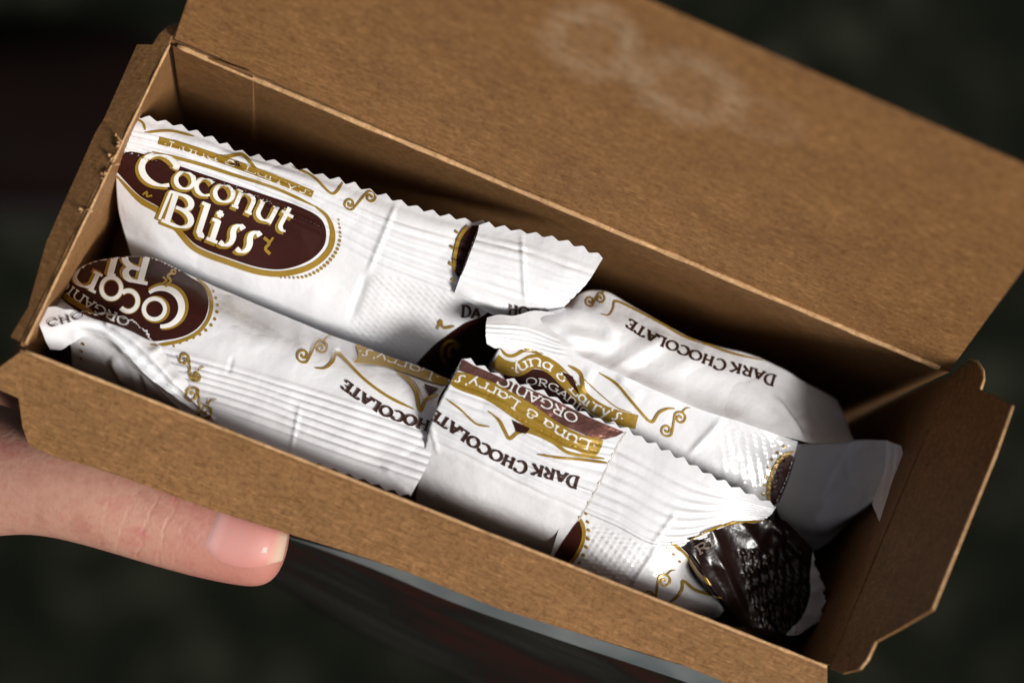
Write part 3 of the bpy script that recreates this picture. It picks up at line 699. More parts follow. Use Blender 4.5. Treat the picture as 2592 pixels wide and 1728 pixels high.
wb.patch([('twisted_corner', 0, 4, FI)], [
    [(96, 800, -7.0), (114, 777, -7.0), (170, 785, -6.5), (235, 793, -6.5), (290, 802, -6.1), (342, 816, -5.9), (393, 871, -6.1), (422, 907, -6.5), (456, 947, -7.1), (514, 1028, -8.5), (547, 1060, -9.5)],
    [(100, 822, -6.5), (190, 812, -6.1), (262, 818, -5.1), (320, 848, -3.7), (372, 893, -3.9), (440, 965, -5.3), (505, 1030, -7.7), (543, 1062, -9.5)],
    [(108, 842, -6.9), (188, 824, -6.5), (258, 832, -6.9), (314, 872, -6.9), (365, 920, -7.1), (430, 978, -7.9), (500, 1034, -8.9), (542, 1063, -9.5)],
    [(116, 864, -7.5), (180, 838, -7.1), (256, 846, -5.7), (312, 886, -4.5), (362, 938, -4.9), (420, 984, -6.3), (492, 1034, -8.5), (541, 1064, -9.7)],
    [(127, 885, -8.5), (162, 880, -8.5), (206, 852, -7.5), (257, 863, -7.1), (312, 899, -7.5), (404, 980, -8.9), (481, 1029, -9.9), (540, 1066, -10.5)]],
    zig=[('T', 40, 5), ('B', 46, 5)], ribs=[(0.5, 3.7, 3, .3, .34, 1.05)], amp=.2, crinkle=(.9, 40, 120), wob=(60, 160), creases=[(375, 900, 420, 870, 14, .7), (262, 822, 300, 805, 14, .5)])
wb.finish()
ovB = [(147, 742), (158, 714), (220, 664), (268, 652), (367, 648), (389, 652), (440, 675), (486, 704), (512, 722), (526, 750), (527, 778), (518, 808), (496, 834), (462, 852), (410, 862), (380, 862), (330, 838), (276, 818), (220, 800), (165, 764)]
wb.fill('logo_oval', ovB, M['brown'])
wb.line('logo_border', [(498, 706), (520, 724), (533, 750), (535, 780), (525, 812), (500, 842), (462, 861), (410, 872), (380, 872)], 9, M['gold'])
wb.dots('border_dots', [(540, 737), (551, 775), (540, 815), (508, 845), (455, 868), (440, 876)], 12, 3.2, 4.4, M['gold'])
wb.line('banner', [(152, 736), (168, 752), (200, 772), (236, 792)], 14, M['gold'])
for mt, sh, gr in ((M['gold'], (-5, -4), 1.6), (M['white'], (0, 0), -0.4)):
    wb.ribbons('lettering', [(A_(410, 778, 50, 48, 95, -130, 30)[::-1], 4 + 5 * np.sin(np.linspace(.15, 3.0, 30)) + gr), (A_(391, 782, 27, 26, 0, 365, 26), 5.5 + gr)] if mt is M['white'] else
               [(A_(413, 776, 54, 52, 95, -130, 30)[::-1], 4 + 5 * np.sin(np.linspace(.15, 3.0, 30)) + gr), (A_(394, 783, 30, 28, 0, 365, 26), 5 + gr)], mt)
    wb.ribbons('lettering', [(A_(325, 762, 24, 26, 140, -130, 22)[::-1], 6 + gr)], mt)
    wb.ribbons('lettering', [(A_(282, 730, 25, 27, 0, 365, 24), 5.5 + gr)], mt)
    wb.ribbons('lettering', text_strokes('n', [(268, 694), (196, 660)], 66, .2, .08, shift=(sh[0] - 6, sh[1] + 6), grow=gr), mt)
    wb.ribbons('lettering', text_strokes('Bl', [(392, 650), (280, 620)], 74, .24, .1, shift=sh, grow=gr), mt)
wb.ribbons('ornament', [(spline([(438, 690), (424, 700), (432, 712), (418, 726)], 14), 3.5), (spline([(412, 702), (422, 712), (414, 716)], 10), 2.5), (A_(438, 690, 6, 6, 0, 360, 12), 2)], M['gold'])
wb.ribbons('lettering', text_strokes('ORGANIC', [(330, 808), (250, 770), (190, 730), (160, 702)], 22, .2, .1), M['white'])
wb.scroll((768, 900), (812, 880), 19, 5, M['gold'], 1)
wb.line('gold_line', [(798, 932), (822, 932), (842, 916), (852, 893), (872, 910), (915, 954), (955, 986), (993, 1010), (1048, 1036)], 7, M['gold'])
wb.fill('banner', [(894, 919), (906, 902), (902, 872), (950, 884), (1010, 905), (1070, 926), (1134, 958), (1128, 975), (1090, 968), (1040, 950), (980, 930), (930, 922)], M['gold'])
wb.ribbons('lettering', text_strokes(".Larry's.", [(1115, 950), (1040, 922), (960, 893), (908, 882)], 22)[::1], M['white'])
wb.line('gold_line', [(1004, 942), (1030, 960), (1052, 990), (1064, 1040), (1078, 1012), (1110, 998)], 9, M['gold'])
wb.line('gold_line', [(1020, 948), (1048, 968), (1066, 1000)], 3, M['gold'])
wb.fill('emblem', [(1072, 972), (1110, 985), (1086, 1004)], M['brown'], smooth=False)
wb.ribbons('flavour_text', text_strokes('CHOCOLATE', [(1120, 1076), (1060, 1058), (990, 1034), (930, 1000), (876, 962)], 27, .27, .1, small=.86), M['ink'])
wb.scroll((466, 910), (496, 952), 15, 5, M['gold'], -1)
wb.scroll((486, 1000), (520, 1040), 20, 6, M['gold'], -1)
wb.dots('border_dots', [(212, 870), (208, 890), (206, 905)], 3, 3.5, 3.5, M['gold'])
wb.ribbons('flavour_text', text_strokes('CHO', [(122, 828), (170, 816), (214, 802)], 15, .26, .1), M['ink'], worn=.1)

# ------------------------------------------------------------------ bar D: back right, one end twisted, other end in shade
wd = Wrapper('chocolate_bar', 'white wrapped bar with twisted end seal, lying along the back wall towards the right wall', 23, np.array([105, 38, -DEPTH + 1]))
wd.patch([('pouch', 0, 3, FI)], [
    [(1345, 784, -13), (1400, 775, -12.5), (1440, 761, -12), (1475, 738, -13), (1503, 732, -14), (1536, 737, -14), (1599, 770, -14), (1728, 843, -14), (1776, 864, -14), (1912, 899, -15), (1990, 938, -16), (2030, 962, -19), (2120, 1010, -27)],
    [(1335, 806, -9), (1420, 806, -8), (1500, 800, -10), (1620, 850, -10.5), (1740, 905, -11), (1880, 960, -12), (1975, 1000, -13.5), (2020, 1015, -17), (2140, 1050, -26)],
    [(1335, 845, -8), (1430, 868, -7.5), (1500, 882, -9.4), (1620, 935, -10.2), (1740, 978, -10.4), (1880, 1030, -11), (2000, 1068, -12), (2050, 1080, -16), (2150, 1090, -24)],
    [(1335, 876, -8), (1430, 892, -7.6), (1466, 899, -7.8), (1562, 944, -8.4), (1728, 1016, -9), (1827, 1054, -9.3), (1904, 1078, -9.6), (2020, 1110, -11), (2060, 1121, -14), (2165, 1117, -22)]],
    skirt='TR', drop=30, amp=.4, crinkle=(1.0, 70, 220), wob=(80, 260), creases=[(1420, 850, 1560, 870, 30, .8), (1540, 940, 1690, 850, 34, .8), (1500, 760, 1560, 860, 26, .7), (1330, 800, 1470, 880, 14, -.6), (1960, 1000, 2035, 1110, 10, .5)])
wd.patch([('end_seal', 0, 3, FI)], [
    [(1233, 804, -5.5), (1262, 797, -6), (1300, 799, -7), (1350, 786, -9), (1400, 790, -9)],
    [(1230, 822, -4.8), (1290, 826, -5.5), (1350, 835, -7), (1440, 872, -7.6)],
    [(1230, 848, -4.6), (1290, 852, -5.5), (1350, 862, -7), (1450, 888, -7.6)],
    [(1232, 870, -5.5), (1268, 878, -6), (1340, 884, -7), (1400, 900, -7.4), (1470, 914, -7.8)]],
    zig=[('B', 42, 7)], ribs=[(0.7, 3.0, 5, 0.3, -.2, .9)], amp=.2, wob=(60, 160))
wd.patch([('pouch', 0, 3, FI)], [
    [(1266, 876, -10), (1340, 882, -9.4), (1466, 896, -8.9), (1562, 941, -9.3), (1728, 1012, -9.9), (1904, 1078, -10.4), (2020, 1118, -12.2)],
    [(1252, 912, -12), (1340, 925, -11.8), (1462, 962, -11.3), (1570, 1012, -11.2), (1720, 1078, -11.6), (1880, 1142, -12.6), (1996, 1200, -15)],
    [(1262, 990, -15), (1350, 1025, -14.6), (1470, 1070, -14.6), (1570, 1115, -14.6), (1720, 1175, -14.6), (1850, 1235, -15.4), (1962, 1288, -18)],
    [(1275, 1060, -26), (1350, 1090, -26), (1470, 1140, -26), (1570, 1180, -26), (1720, 1240, -26), (1850, 1300, -26), (1960, 1340, -28)]],
    skirt='L', amp=.22, crinkle=(.45, 70, 180), emboss=[([(1832, 1072), (2000, 1130), (1946, 1262), (1790, 1195), (1822, 1130)], (1830, 1070), (.33, -1), 11, 24, .22)],
    creases=[(1562, 952, 1620, 1010, 26, .7), (1828, 1060, 1735, 1160, 12, .6), (1500, 930, 1460, 1000, 18, .4)])
wd.patch([('pouch_end', 0, 3, FI)], [
    [(2012, 1124, -15), (2100, 1122, -21), (2180, 1113, -21), (2246, 1114, -15)],
    [(1992, 1200, -18), (2090, 1210, -24), (2160, 1205, -22), (2238, 1190, -14.4)],
    [(1966, 1288, -21), (2060, 1330, -26), (2140, 1312, -22), (2209, 1266, -13)],
    [(2040, 1400, -34), (2075, 1390, -34), (2140, 1335, -30), (2200, 1285, -22)]], amp=.3, crinkle=(1.2, 60, 160), skirt='B', creases=[(2140, 1160, 2160, 1240, 16, .5)])
wd.patch([('end_seal', 0, 1, FI)], [
    [(2243, 1114, -13.4), (2238, 1190, -12.8), (2207, 1274, -11)],
    [(2281, 1128, -12), (2277, 1200, -10.5), (2253, 1270, -8.5), (2227, 1322, -7)]], step=5, zig=[('B', 34, 6)], ribs=[(0, 1, 2, .2, -.2, 1.2)], amp=.1)
wd.finish()
wd.ribbons('flavour_text', text_strokes('DARK CHOCOLATE', [(1968, 952), (1900, 930), (1800, 902), (1700, 862), (1640, 835), (1594, 806)], 27, .27, .1, small=.82), M['ink'])
wd.scroll((1494, 762), (1519, 756), 14, 4.5, M['gold'], 1)
wd.line('gold_line', [(1522, 795), (1540, 798), (1552, 780), (1556, 762), (1600, 780), (1680, 822), (1728, 850), (1790, 872), (1850, 893), (1930, 912)], 6, M['gold'])
wd.fill('logo_oval', [(1270, 940), (1310, 948), (1355, 934), (1395, 948), (1430, 984), (1475, 1030), (1500, 1052), (1560, 1085), (1500, 1100), (1400, 1050), (1300, 1000)], M['brown'])
wd.line('banner', [(1252, 912), (1275, 928), (1310, 934), (1353, 914), (1395, 928), (1435, 966), (1480, 1012), (1525, 1042), (1570, 1058), (1612, 1068)], 36, M['gold'], taper=False)
wd.line('banner', [(1268, 882), (1282, 898), (1300, 900), (1330, 886), (1375, 896)], 8, M['gold'])
wd.ribbons('lettering', text_strokes(".luna & Larry's.", [(1290, 938), (1310, 942), (1353, 924), (1392, 938), (1432, 976), (1478, 1022), (1525, 1050), (1575, 1068)], 27, .2, .09), M['white'])
wd.ribbons('lettering', text_strokes('ORGANIC', [(1330, 972), (1370, 976), (1406, 992), (1442, 1020), (1484, 1056)], 17, .2, .1), M['white'])
wd.fill('emblem', [(1420, 938), (1450, 952), (1468, 1000), (1446, 975)], M['brown'], smooth=False)
wd.line('gold_line', [(1440, 925), (1470, 945), (1478, 985), (1500, 1020)], 9, M['gold']); wd.line('gold_line', [(1450, 930), (1490, 970), (1560, 1030), (1600, 1045)], 3, M['gold'])
wd.line('gold_line', [(1518, 944), (1560, 970), (1590, 1004), (1620, 1040), (1650, 1068), (1668, 1044), (1690, 1034), (1708, 1034)], 7, M['gold'])
wd.scroll((1688, 1088), (1722, 1058), 17, 5, M['gold'], 1)
wd.fill('oval_slice', [(2012, 1158), (2000, 1150), (1975, 1172), (1958, 1210), (1950, 1250), (1956, 1278), (1970, 1270), (1995, 1210)], M['brown'])
wd.line('logo_border', [(2010, 1142), (1980, 1156), (1955, 1196), (1944, 1246), (1946, 1270)], 9, M['gold'])
wd.dots('border_dots', [(1985, 1130), (1955, 1160), (1940, 1205), (1932, 1250)], 7, 4, 4, M['gold'])

# ------------------------------------------------------------------ bar C: front middle, seal corner folded over
wc = Wrapper('chocolate_bar', 'white wrapped bar with folded-over gold banner corner, pressed against the front wall', 37, np.array([100, 16, -DEPTH + 1]))
wc.patch([('end_seal', 0, 1, FI), ('pouch', 1, 4, FI)], [
    [(1530, 1070, -6.4), (1580, 1088, -6.2), (1624, 1113, -6), (1728, 1168, -6), (1820, 1218, -6.5), (1963, 1285, -9)],
    [(1430, 1272, -8), (1560, 1328, -7.6), (1654, 1374, -7.8), (1740, 1370, -9), (1850, 1326, -11.5), (1930, 1315, -13)],
    [(1415, 1335, -9.6), (1540, 1388, -9), (1640, 1424, -9.4), (1715, 1436, -12), (1748, 1424, -19), (1772, 1410, -27)],
    [(1390, 1420, -15), (1500, 1462, -13.6), (1600, 1497, -13), (1700, 1534, -14.6), (1780, 1528, -16.5), (1834, 1524, -22)],
    [(1380, 1490, -27), (1480, 1530, -27), (1590, 1570, -27), (1690, 1590, -27), (1820, 1560, -29)]],
    zig=[('T', 40, 11)], ribs=[(0.10, 1.04, 8, 0.55, -.2, 1.1)], amp=.22, skirt='B',
    emboss=[([(1500, 1320), (1648, 1385), (1592, 1495), (1440, 1440)], (1500, 1320), (.36, .93), 15, 26, .2)],
    creases=[(1712, 1295, 1650, 1380, 8, .5), (1665, 1378, 1592, 1492, 10, .7)])
wc.patch([('pouch_end', 0, 3, M['dull'])], [
    [(1716, 1374, -8.4), (1780, 1345, -9.4), (1838, 1324, -11), (1934, 1316, -14), (1990, 1318, -16), (2055, 1386, -19)],
    [(1758, 1412, -9.5), (1850, 1385, -12.5), (1930, 1372, -15), (1990, 1375, -17), (2062, 1420, -19.5)],
    [(1808, 1496, -14), (1880, 1485, -17), (1950, 1478, -18.5), (2015, 1475, -20), (2088, 1500, -21.5)],
    [(1885, 1582, -22), (1930, 1594, -23), (1980, 1606, -23), (2022, 1606, -23), (2072, 1574, -23)]], amp=.3, crinkle=(1.6, 40, 120), skirt='TLB', drop=24, zig=[('R', 40, 6)], emboss=[([(1862, 1392), (2030, 1385), (2052, 1480), (2020, 1600), (1925, 1590)], (1862, 1392), (.3, 1), 46, 22, .45)],
    creases=[(1960, 1330, 2040, 1420, 14, .9), (1800, 1380, 1890, 1570, 20, .8), (1980, 1320, 2010, 1440, 12, -.8)])
wc.patch([('seal_corner', 0, 3, FI), ('pouch', 3, 6, FI)], [
    [(1169, 908, -3.2), (1268, 955, -3), (1378, 999, -3), (1488, 1054, -3), (1582, 1092, -3.4)],
    [(1150, 950, -3.2), (1260, 992, -2.7), (1370, 1045, -2.7), (1470, 1098, -2.8), (1562, 1122, -3.4)],
    [(1122, 1000, -4), (1235, 1045, -3.2), (1340, 1098, -3), (1440, 1148, -3.2), (1540, 1168, -4)],
    [(1096, 1058, -5.6), (1200, 1110, -4.8), (1300, 1160, -4.6), (1400, 1205, -4.6), (1504, 1242, -5)],
    [(1078, 1125, -8.6), (1185, 1172, -7), (1285, 1222, -6.8), (1380, 1268, -6.8), (1466, 1308, -7.4)],
    [(1056, 1222, -15), (1160, 1262, -12.6), (1260, 1305, -12.4), (1350, 1345, -12.6), (1420, 1385, -13.4)],
    [(1048, 1300, -28), (1150, 1345, -27), (1250, 1390, -27), (1330, 1420, -27), (1380, 1450, -27)]],
    zig=[('T', 40, 10)], ribs=[(0.9, 4.2, 9, 0.38, -.2, 1.2)], amp=.16, skirt='L', creases=[(1090, 1075, 1110, 1150, 8, .3)])
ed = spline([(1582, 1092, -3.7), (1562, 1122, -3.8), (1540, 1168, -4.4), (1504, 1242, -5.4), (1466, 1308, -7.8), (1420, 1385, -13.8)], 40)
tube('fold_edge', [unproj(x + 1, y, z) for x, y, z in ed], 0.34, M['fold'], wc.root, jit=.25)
wc.finish()
wc.fill('foil_band', [(1166, 905), (1200, 925), (1268, 955), (1330, 980), (1378, 1000), (1430, 1025), (1488, 1054), (1530, 1072), (1580, 1093), (1560, 1104), (1530, 1112), (1488, 1104), (1415, 1072), (1342, 1022), (1268, 979), (1195, 949), (1156, 936)], M['foil'], smooth=False)
wc.fill('banner', [(1152, 940), (1195, 948), (1268, 977), (1342, 1020), (1415, 1070), (1480, 1102), (1525, 1112), (1518, 1140), (1500, 1158), (1460, 1140), (1415, 1126), (1360, 1098), (1305, 1062), (1231, 1012), (1142, 974)], M['gold'], worn=.04)
wc.ribbons('lettering', text_strokes('ORGANIC', [(1466, 1053), (1400, 1018), (1330, 984), (1264, 950)], 22, .2, .09), M['white'])
wc.ribbons('lettering', text_strokes(".Luna & Larry's.", [(1512, 1122), (1440, 1094), (1370, 1052), (1290, 1000), (1220, 964), (1146, 944)], 24, .2, .09), M['white'], worn=.04)
wc.line('gold_line', [(1130, 1010), (1165, 1035), (1205, 1072), (1240, 1080)], 5, M['gold'], worn=.15)
wc.line('gold_line', [(1236, 1040), (1262, 1062), (1278, 1090), (1290, 1110), (1310, 1095), (1340, 1092), (1400, 1118), (1440, 1146), (1530, 1160)], 9, M['gold'], worn=.12)
wc.line('gold_line', [(1360, 1150), (1420, 1158), (1480, 1164), (1540, 1172)], 6, M['gold'], worn=.1)
wc.fill('emblem', [(1296, 1062), (1342, 1084), (1330, 1098), (1306, 1092)], M['brown'], smooth=False)
wc.ribbons('flavour_text', text_strokes('DARK CHOCOLATE', [(1470, 1208), (1400, 1188), (1310, 1163), (1247, 1133), (1188, 1096), (1098, 1034)], 30, .28, .1, small=.82), M['ink'], worn=.06)
wc.fill('oval_slice', [(1454, 1330), (1466, 1318), (1474, 1350), (1462, 1390), (1430, 1430), (1400, 1425), (1404, 1404)], M['brown'])
wc.line('logo_border', [(1466, 1306), (1478, 1340), (1474, 1375), (1452, 1415), (1425, 1440)], 10, M['gold'])
wc.dots('border_dots', [(1484, 1300), (1490, 1335), (1488, 1370), (1474, 1410), (1455, 1440)], 8, 3.6, 4.6, M['gold'])
wc.scroll((1644, 1506), (1682, 1470), 18, 5, M['gold'], 1)
wc.line('gold_line', [(1690, 1525), (1712, 1510), (1726, 1490), (1728, 1470), (1760, 1494), (1826, 1512)], 7, M['gold'])
wc.line('logo_border', [(1700, 1374), (1735, 1400), (1768, 1448), (1800, 1480)], 9, M['gold'])
wc.dots('border_dots', [(1690, 1386), (1705, 1402), (1720, 1420)], 3, 3, 3, M['gold'])
wc.line('logo_border', [(1745, 1366), (1800, 1340), (1850, 1324), (1940, 1316)], 5, M['gold'], worn=.1)
st = []
rng = random.Random(4)
for i in range(13):                                          # rubbed small print on the dark end, running down the film
    x0 = 1872 + i * 11.5; j = rng.uniform(0, 12)
    while j < 188:
        ln_g = rng.uniform(3, 15); wv_ = rng.uniform(1.0, 2.8)
        a = (x0 + j * .16 + rng.uniform(-1.5, 1.5), 1392 + i + j); st.append((spline([a, (a[0] + rng.uniform(-2, 3), a[1] + ln_g)], 5), np.linspace(wv_, wv_ * rng.uniform(.3, 1), 5)))
        j += ln_g + rng.uniform(1, 11)
wc.ribbons('small_print', st[::2], M['smudge'])
wc.ribbons('lettering', text_strokes('RI', [(1766, 1404), (1812, 1376)], 22, .26, .12), M['smudge'])
wc.fill('pale_edge', [(2056, 1395), (2068, 1430), (2086, 1470), (2092, 1505), (2084, 1550), (2074, 1575), (2024, 1604), (1990, 1604), (2030, 1560), (2050, 1500), (2050, 1450)], M['film'])

# ------------------------------------------------------------------ the hand under the box
m, N, L, P = new_mat('skin')
g = N.new('ShaderNodeNewGeometry').outputs['Position']
n1 = noise(N, L, g, 130, 5, 0.7); n2 = noise(N, L, g, 1100, 4, 0.7)
r1 = ramp(N, [(0.34, (0.42, 0.19, 0.14)), (0.52, (0.50, 0.27, 0.195)), (0.68, (0.46, 0.18, 0.145))]); L.new(n1.outputs[0], r1.inputs[0])
SKINCOL = r1.outputs[0]; P.inputs['Roughness'].default_value = 0.45
P.inputs['Subsurface Weight'].default_value = 0.25; P.inputs['Subsurface Radius'].default_value = (0.004, 0.0015, 0.0008); P.inputs['Subsurface Scale'].default_value = 1.0
b = N.new('ShaderNodeBump'); b.inputs['Strength'].default_value = 0.5; b.inputs['Distance'].default_value = 0.0003
L.new(n2.outputs[0], b.inputs['Height'])
# knuckle creases across the thumb joint and fine cross lines
ka, kb = U(250, 1248, -17) * MM, U(500, 1335, -17) * MM
axk = (kb - ka) / np.linalg.norm(kb - ka)
dt = N.new('ShaderNodeVectorMath'); dt.operation = 'DOT_PRODUCT'; dt.inputs[1].default_value = tuple(axk); L.new(g, dt.inputs[0])
wn1 = noise(N, L, g, 160, 3, .6)
ad = N.new('ShaderNodeMath'); ad.operation = 'MULTIPLY_ADD'; L.new(wn1.outputs[0], ad.inputs[0]); ad.inputs[1].default_value = 0.005; L.new(dt.outputs['Value'], ad.inputs[2])
mul = N.new('ShaderNodeMath'); mul.operation = 'MULTIPLY'; L.new(ad.outputs[0], mul.inputs[0]); mul.inputs[1].default_value = 2 * math.pi / 0.0034
sn = N.new('ShaderNodeMath'); sn.operation = 'SINE'; L.new(mul.outputs[0], sn.inputs[0])
pw = N.new('ShaderNodeMapRange'); pw.inputs[1].default_value = .55; pw.inputs[2].default_value = 1.0; pw.inputs[3].default_value = 1; pw.inputs[4].default_value = 0; L.new(sn.outputs[0], pw.inputs[0])
tr = N.new('ShaderNodeMapRange'); tr.inputs[1].default_value = float(axk @ (U(380, 1300, -12) * MM)); tr.inputs[2].default_value = float(axk @ (U(640, 1380, -12) * MM)); L.new(ad.outputs[0], tr.inputs[0]); tr.inputs[4].default_value = .75
L.new(mixrgb(N, L, tr.outputs[0], SKINCOL, (0.47, 0.175, 0.14)), P.inputs['Base Color'])
kc = float(axk @ (U(400, 1300, -17) * MM))
df = N.new('ShaderNodeMath'); df.operation = 'SUBTRACT'; L.new(dt.outputs['Value'], df.inputs[0]); df.inputs[1].default_value = kc
ab = N.new('ShaderNodeMath'); ab.operation = 'ABSOLUTE'; L.new(df.outputs[0], ab.inputs[0])
mk = N.new('ShaderNodeMapRange'); mk.inputs[1].default_value = 0.002; mk.inputs[2].default_value = 0.010; mk.inputs[3].default_value = 1; mk.inputs[4].default_value = 0.06; L.new(ab.outputs[0], mk.inputs[0])
b3 = N.new('ShaderNodeBump'); b3.inputs['Distance'].default_value = 0.00005; L.new(mk.outputs[0], b3.inputs['Strength']); L.new(pw.outputs[0], b3.inputs['Height']); L.new(b.outputs[0], b3.inputs['Normal'])
L.new(b3.outputs[0], P.inputs['Normal'])
M['skin'] = m
hand = empty('hand', Vector(U(-150, 1350, -95) * MM))
tag(hand, 'bare hand gripping the box, thumb with a short nail lying along the front flap', 'hand')
def skinned(name, verts, edges, root, subdiv=2):
    me = bpy.data.meshes.new(name); me.from_pydata([tuple(np.asarray(v[0]) * MM) for v in verts], edges, []); me.update()
    o = bpy.data.objects.new(name, me); COL.objects.link(o)
    sk = o.modifiers.new('skin', 'SKIN'); sk.use_smooth_shade = True
    for i, v in enumerate(verts):
        r = v[1] * MM; r = r if isinstance(r, (tuple, list)) else (r, r)
        me.skin_vertices[0].data[i].radius = r; me.skin_vertices[0].data[i].use_root = (i == root)
    su = o.modifiers.new('sub', 'SUBSURF'); su.levels = subdiv; su.render_levels = subdiv
    me.materials.append(M['skin']); o.parent = hand; o.matrix_parent_inverse = hand.matrix_world.inverted()
    return o
zt = -17.0
V = []; E_ = []
def add(p, r, prev=None):
    V.append((p, r))
    if prev is not None: E_.append((prev, len(V) - 1))
    return len(V) - 1
palm = add(np.array([-30, -14, -86.]), 16)
wr = add(np.array([-72, -22, -92.]), 20, palm); add(np.array([-135, -40, -104.]), 24, wr); add(np.array([-230, -66, -122.]), 30, len(V) - 1)
t0 = add(U(-270, 1190, -44), 17, palm)
t1 = add(U(-80, 1185, -28), 14.2, t0)
t2 = add(U(90, 1205, -20), 10.8, t1)
t3 = add(U(230, 1248, zt), 9.6, t2)
t4 = add(U(370, 1295, zt), 9.3, t3)
t5 = add(U(500, 1335, zt), 9.2, t4)
t6 = add(U(620, 1364, zt), 9.0, t5)
t7 = add(U(738, 1386, zt), 8.2, t6)
# the four fingers pass under the box and come up behind it
for k, (dx, ln) in enumerate(((52, 1.0), (32, 1.06), (12, 1.0), (-6, .86))):
    y0 = -4.0
    kn = add(np.array([dx * .62 - 4, -12., -92.]), 11, palm)
    a = add(np.array([dx, 34., -92.]), 8.8, kn); b1 = add(np.array([dx + 2, 62. * (.92 + .08 * ln), -91.]), 8.4, a)
    b2 = add(np.array([dx + 3, 70., -68.]), 8.0, b1); add(np.array([dx + 3, 70.5, -68 + 20 * ln]), 7.2, b2)
body = skinned('hand_body', V, E_, palm, 3)
# thumbnail: curved plate set into the thumb tip, facing up and outwards
nm_, N, L, P = new_mat('thumb_nail'); P.inputs['Roughness'].default_value = 0.55

g = N.new('ShaderNodeNewGeometry').outputs['Position']; dn = N.new('ShaderNodeVectorMath'); dn.operation = 'DOT_PRODUCT'; dn.inputs[1].default_value = tuple(axk); L.new(g, dn.inputs[0])
mr = N.new('ShaderNodeMapRange'); mr.inputs[1].default_value = float(axk @ (U(520, 1370, -10) * MM)); mr.inputs[2].default_value = float(axk @ (U(745, 1400, -10) * MM)); L.new(dn.outputs['Value'], mr.inputs[0])
rp_ = ramp(N, [(0.0, (0.62, 0.36, 0.33)), (0.2, (0.56, 0.25, 0.22)), (0.72, (0.58, 0.24, 0.20)), (0.84, (0.62, 0.45, 0.33))]); L.new(mr.outputs[0], rp_.inputs[0]); L.new(rp_.outputs[0], P.inputs['Base Color']); P.inputs['Coat Weight'].default_value = 0.1; P.inputs['Subsurface Weight'].default_value = 0.2; P.inputs['Subsurface Radius'].default_value = (0.002, 0.001, 0.0008)
dg = bpy.context.evaluated_depsgraph_get(); ev = body.evaluated_get(dg); me = ev.to_mesh()
tv_ = [body.matrix_world @ v.co for v in me.vertices]; bt = BVHTree.FromPolygons(tv_, [tuple(p.vertices) for p in me.polygons]); ev.to_mesh_clear()
def nail_grid(poly_top, poly_bot, lift):
    A1 = spline(poly_top, 22); A2 = spline(poly_bot, 22); Vn = []; ok = True
    for i in range(22):
        for j in range(12):
            q = A1[i] + (A2[i] - A1[i]) * (j / 11)
            d = np.array([(q[0] - IMG_W / 2) / F_PX, (q[1] - IMG_H / 2) / F_PX, 1.0]) @ RC; d /= np.linalg.norm(d)
            loc, nr, fi, di = bt.ray_cast(Vector(CAM * MM), Vector(d))
            s_ = 0.0
            while loc is None and s_ < 1:
                s_ += 0.02; q2 = q + (np.array([600, 1365]) - q) * s_
                d = np.array([(q2[0] - IMG_W / 2) / F_PX, (q2[1] - IMG_H / 2) / F_PX, 1.0]) @ RC; d /= np.linalg.norm(d)
                loc, nr, fi, di = bt.ray_cast(Vector(CAM * MM), Vector(d))
            e = min(i, 21 - i, j, 11 - j); lf_ = lift * (-.4 if e == 0 else (.6 if e == 1 else 1))
            Vn.append(loc + nr * lf_ * MM)
    Fn = [(i * 12 + j, i * 12 + j + 1, (i + 1) * 12 + j + 1, (i + 1) * 12 + j) for i in range(21) for j in range(11)]
    return Vn, Fn
Vn, Fn = nail_grid([(552, 1285), (610, 1303), (670, 1325), (735, 1352)], [(514, 1378), (550, 1420), (630, 1440), (722, 1420)], 0.28)
no = mesh_obj('thumb_nail', Vn, Fn, nm_, hand)

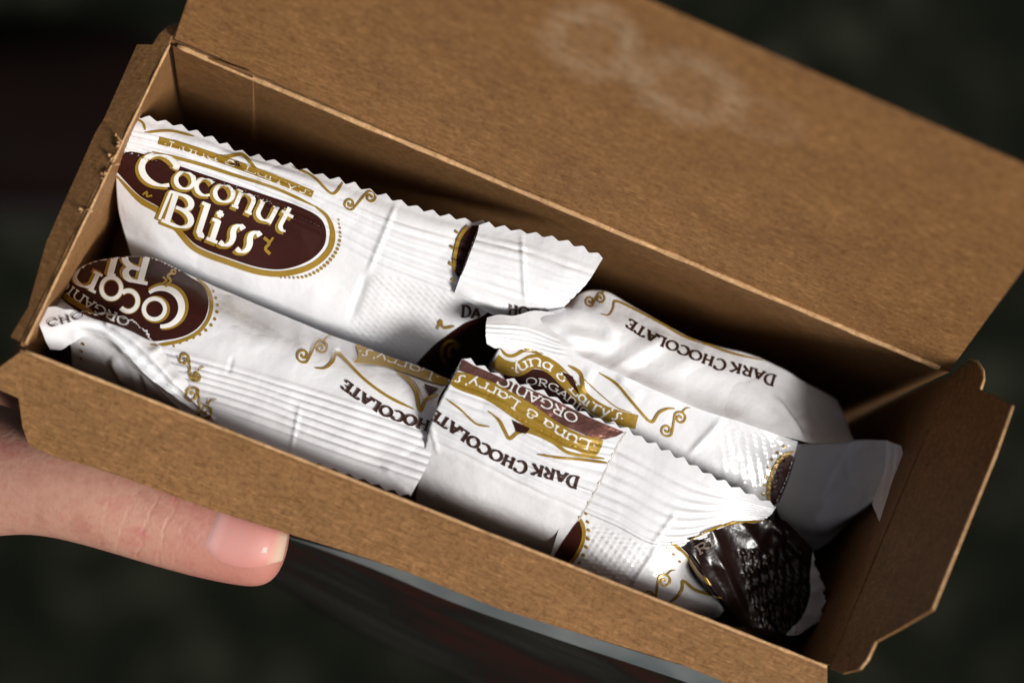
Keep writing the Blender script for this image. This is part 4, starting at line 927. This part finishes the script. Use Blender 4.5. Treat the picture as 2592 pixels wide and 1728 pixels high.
# ------------------------------------------------------------------ a shoe on the ground, far out of focus
ms, N, L, P = new_mat('dark_shoe_leather'); P.inputs['Roughness'].default_value = 0.8; P.inputs['Specular IOR Level'].default_value = .05
g = N.new('ShaderNodeNewGeometry').outputs['Position']
r1 = ramp(N, [(0.4, (0.0025, 0.0012, 0.001)), (0.7, (0.006, 0.002, 0.0018))]); L.new(noise(N, L, g, 60, 4).outputs[0], r1.inputs[0]); L.new(r1.outputs[0], P.inputs['Base Color'])
toe = unproj(520, 300, GZ * 1000); heel = unproj(-900, 420, GZ * 1000)
ax = (heel - toe); Ls = 285.0; ax = ax / np.linalg.norm(ax); ay = np.cross([0, 0, 1.0], ax)
shoe = empty('shoe', Vector(toe * MM)); tag(shoe, 'dark reddish-black shoe on the ground, blurred, beyond the left side of the box', 'shoe')
prof = [(0, 22, 16), (8, 36, 28), (25, 46, 40), (60, 52, 52), (110, 48, 66), (150, 42, 84), (190, 38, 96), (235, 38, 98), (270, 34, 92), (285, 22, 80)]
Vs, Fs = [], []
for (x, hw, h) in prof:
    for k in range(13):
        a = math.pi * k / 12; c, s_ = math.cos(a), math.sin(a)
        p = toe + ax * x + ay * hw * np.sign(c) * abs(c) ** .7 + np.array([0, 0, 16 + (h - 16) * s_ ** .8]); Vs.append(p * MM)
for i in range(len(prof) - 1):
    for k in range(12): Fs.append((i * 13 + k, i * 13 + k + 1, (i + 1) * 13 + k + 1, (i + 1) * 13 + k))
Fs.append(tuple(range(13))); Fs.append(tuple((len(prof) - 1) * 13 + k for k in range(13))[::-1])
o = mesh_obj('shoe_upper', Vs, Fs, ms, shoe); su = o.modifiers.new('sub', 'SUBSURF'); su.levels = su.render_levels = 1
mo, N, L, P = new_mat('dark_shoe_sole'); P.inputs['Base Color'].default_value = (0.003, 0.002, 0.0018, 1); P.inputs['Roughness'].default_value = .8
out = [toe + ax * x + ay * (hw + 3) for x, hw, h in prof] + [toe + ax * x - ay * (hw + 3) for x, hw, h in reversed(prof)]
panel('shoe_sole', [p + np.array([0, 0, 17]) for p in out], 16.9, mo, shoe, bevel=2, nrm=(0, 0, 1))
